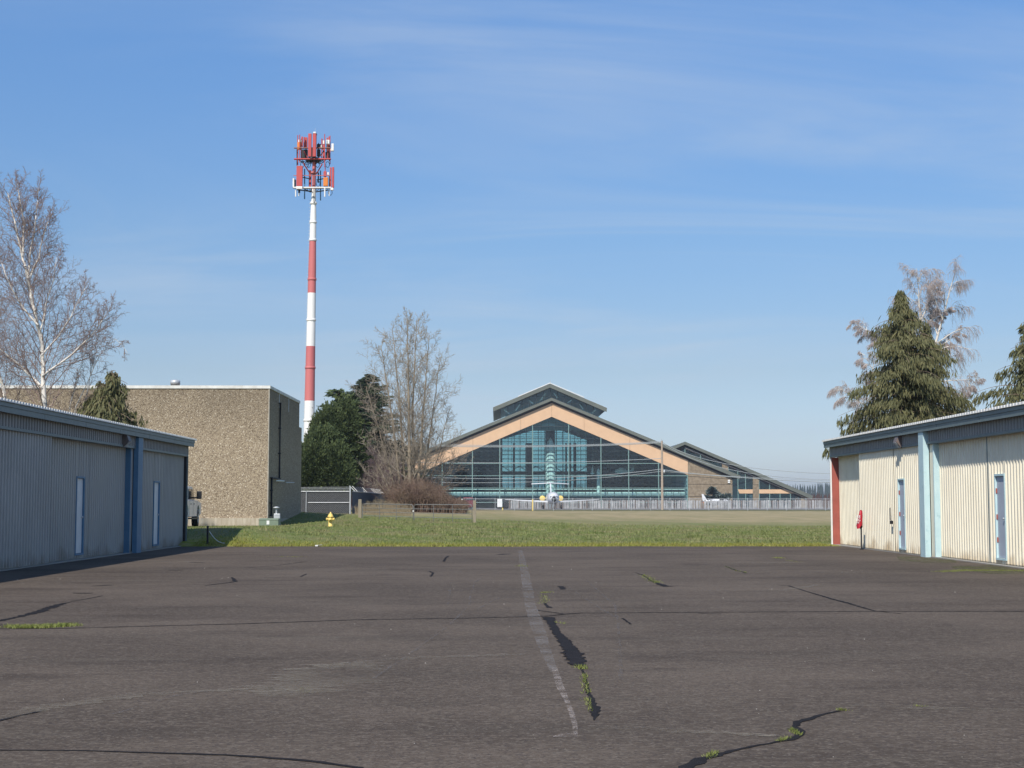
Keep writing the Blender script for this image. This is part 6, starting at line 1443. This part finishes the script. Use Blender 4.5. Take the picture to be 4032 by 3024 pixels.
# spruces by the museum
p = P(2806, 1990, 388); conifer('spruce_tree', 'small blue spruce in front of the museum concrete wall', (p.x, 388, 0), P(2806, 1922, 388).z, 2.0, 61, m_spr, m_ctr, nb=90, droop=0, hang=-.1, ln=.8, wd=.2, z0=.1, power=.7, per=2)
p = P(2853, 1990, 387)
shrub('juniper_shrub', 'low spreading dark juniper beside the small blue spruce', [blob(2852, 1963, 387, 15, 8), blob(2838, 1956, 387, 8, 4), blob(2866, 1955, 387, 8, 5), blob(2852, 1985, 387, 10, 22)], 900, .8, .2, m_spr, 63, (p.x, 387, 0))
# far woods
def woods(name, label, D, px0, px1, topf, wmin, wmax, mt, seed, depth=60):
    rd = np.random.default_rng(seed); V = []; Fc = []
    px = px0
    while px < px1:
        for lay in range(3):
            D_ = D + lay * depth / 3; c = P(px + rd.uniform(-3, 3), 1975, D_); tp_ = P(px, topf(px) + rd.uniform(-6, 8) + lay * -2, D_).z; w = rd.uniform(wmin, wmax) * D_ / F
            nl = 6
            for k in range(nl):
                z1 = tp_ * (1 - k / nl); z0 = max(-1, z1 - tp_ * .34); ww = w * (.25 + .75 * (k + 1) / nl) * rd.uniform(.8, 1.15); n = len(V)
                for j in range(6): a_ = 2 * PI * j / 6 + rd.random(); V.append((c.x + ww * math.cos(a_), c.y + ww * math.sin(a_), z0 + rd.uniform(-.05, .05) * tp_))
                V.append((c.x, c.y, z1 + .02 * tp_)); Fc += [(n + j, n + (j + 1) % 6, n + 6) for j in range(6)]
        px += rd.uniform(wmin, wmax) * .8
    me = bpy.data.meshes.new(name); me.from_pydata(V, [], Fc); o = emit(name, me, mt); return tag(o, label, 'woods', kind='stuff')
woods('far_woods', 'distant blue hazy line of conifers beyond the fields', 1700, -900, 5200, lambda x: 1912 + 5 * math.sin(x * .013) + 4 * math.sin(x * .05), 7, 14, M('far_wood_green', (0.04, 0.055, 0.045), (0.03, 0.045, 0.04), scale=.02, rough=.9), 71, 200)
woods('far_orchard', 'reddish brown bare orchard behind the museum at right', 560, 3090, 4300, lambda x: 1948 + 3 * math.sin(x * .05), 8, 15, M('far_orchard_brown', (0.085, 0.045, 0.035), (0.06, 0.035, 0.03), scale=.2, rough=.9), 73, 40)

# ---------------------------------------------------------------- haze
hz_ = MB().box((-3900, -300, -2), (3900, 5900, 75)).build('haze', [])
mh = bpy.data.materials.new('haze_air'); mh.use_nodes = True; nt = mh.node_tree; nt.nodes.clear()
pv = node(nt, 'ShaderNodeVolumePrincipled', inp={'Density': 0.00016, 'Anisotropy': 0.2}); pv.inputs['Color'].default_value = (0.82, 0.90, 1.0, 1)
ou = node(nt, 'ShaderNodeOutputMaterial'); nt.links.new(pv.outputs[0], ou.inputs['Volume'])
hz_.data.materials.append(mh); tag(hz_, kind='stuff')
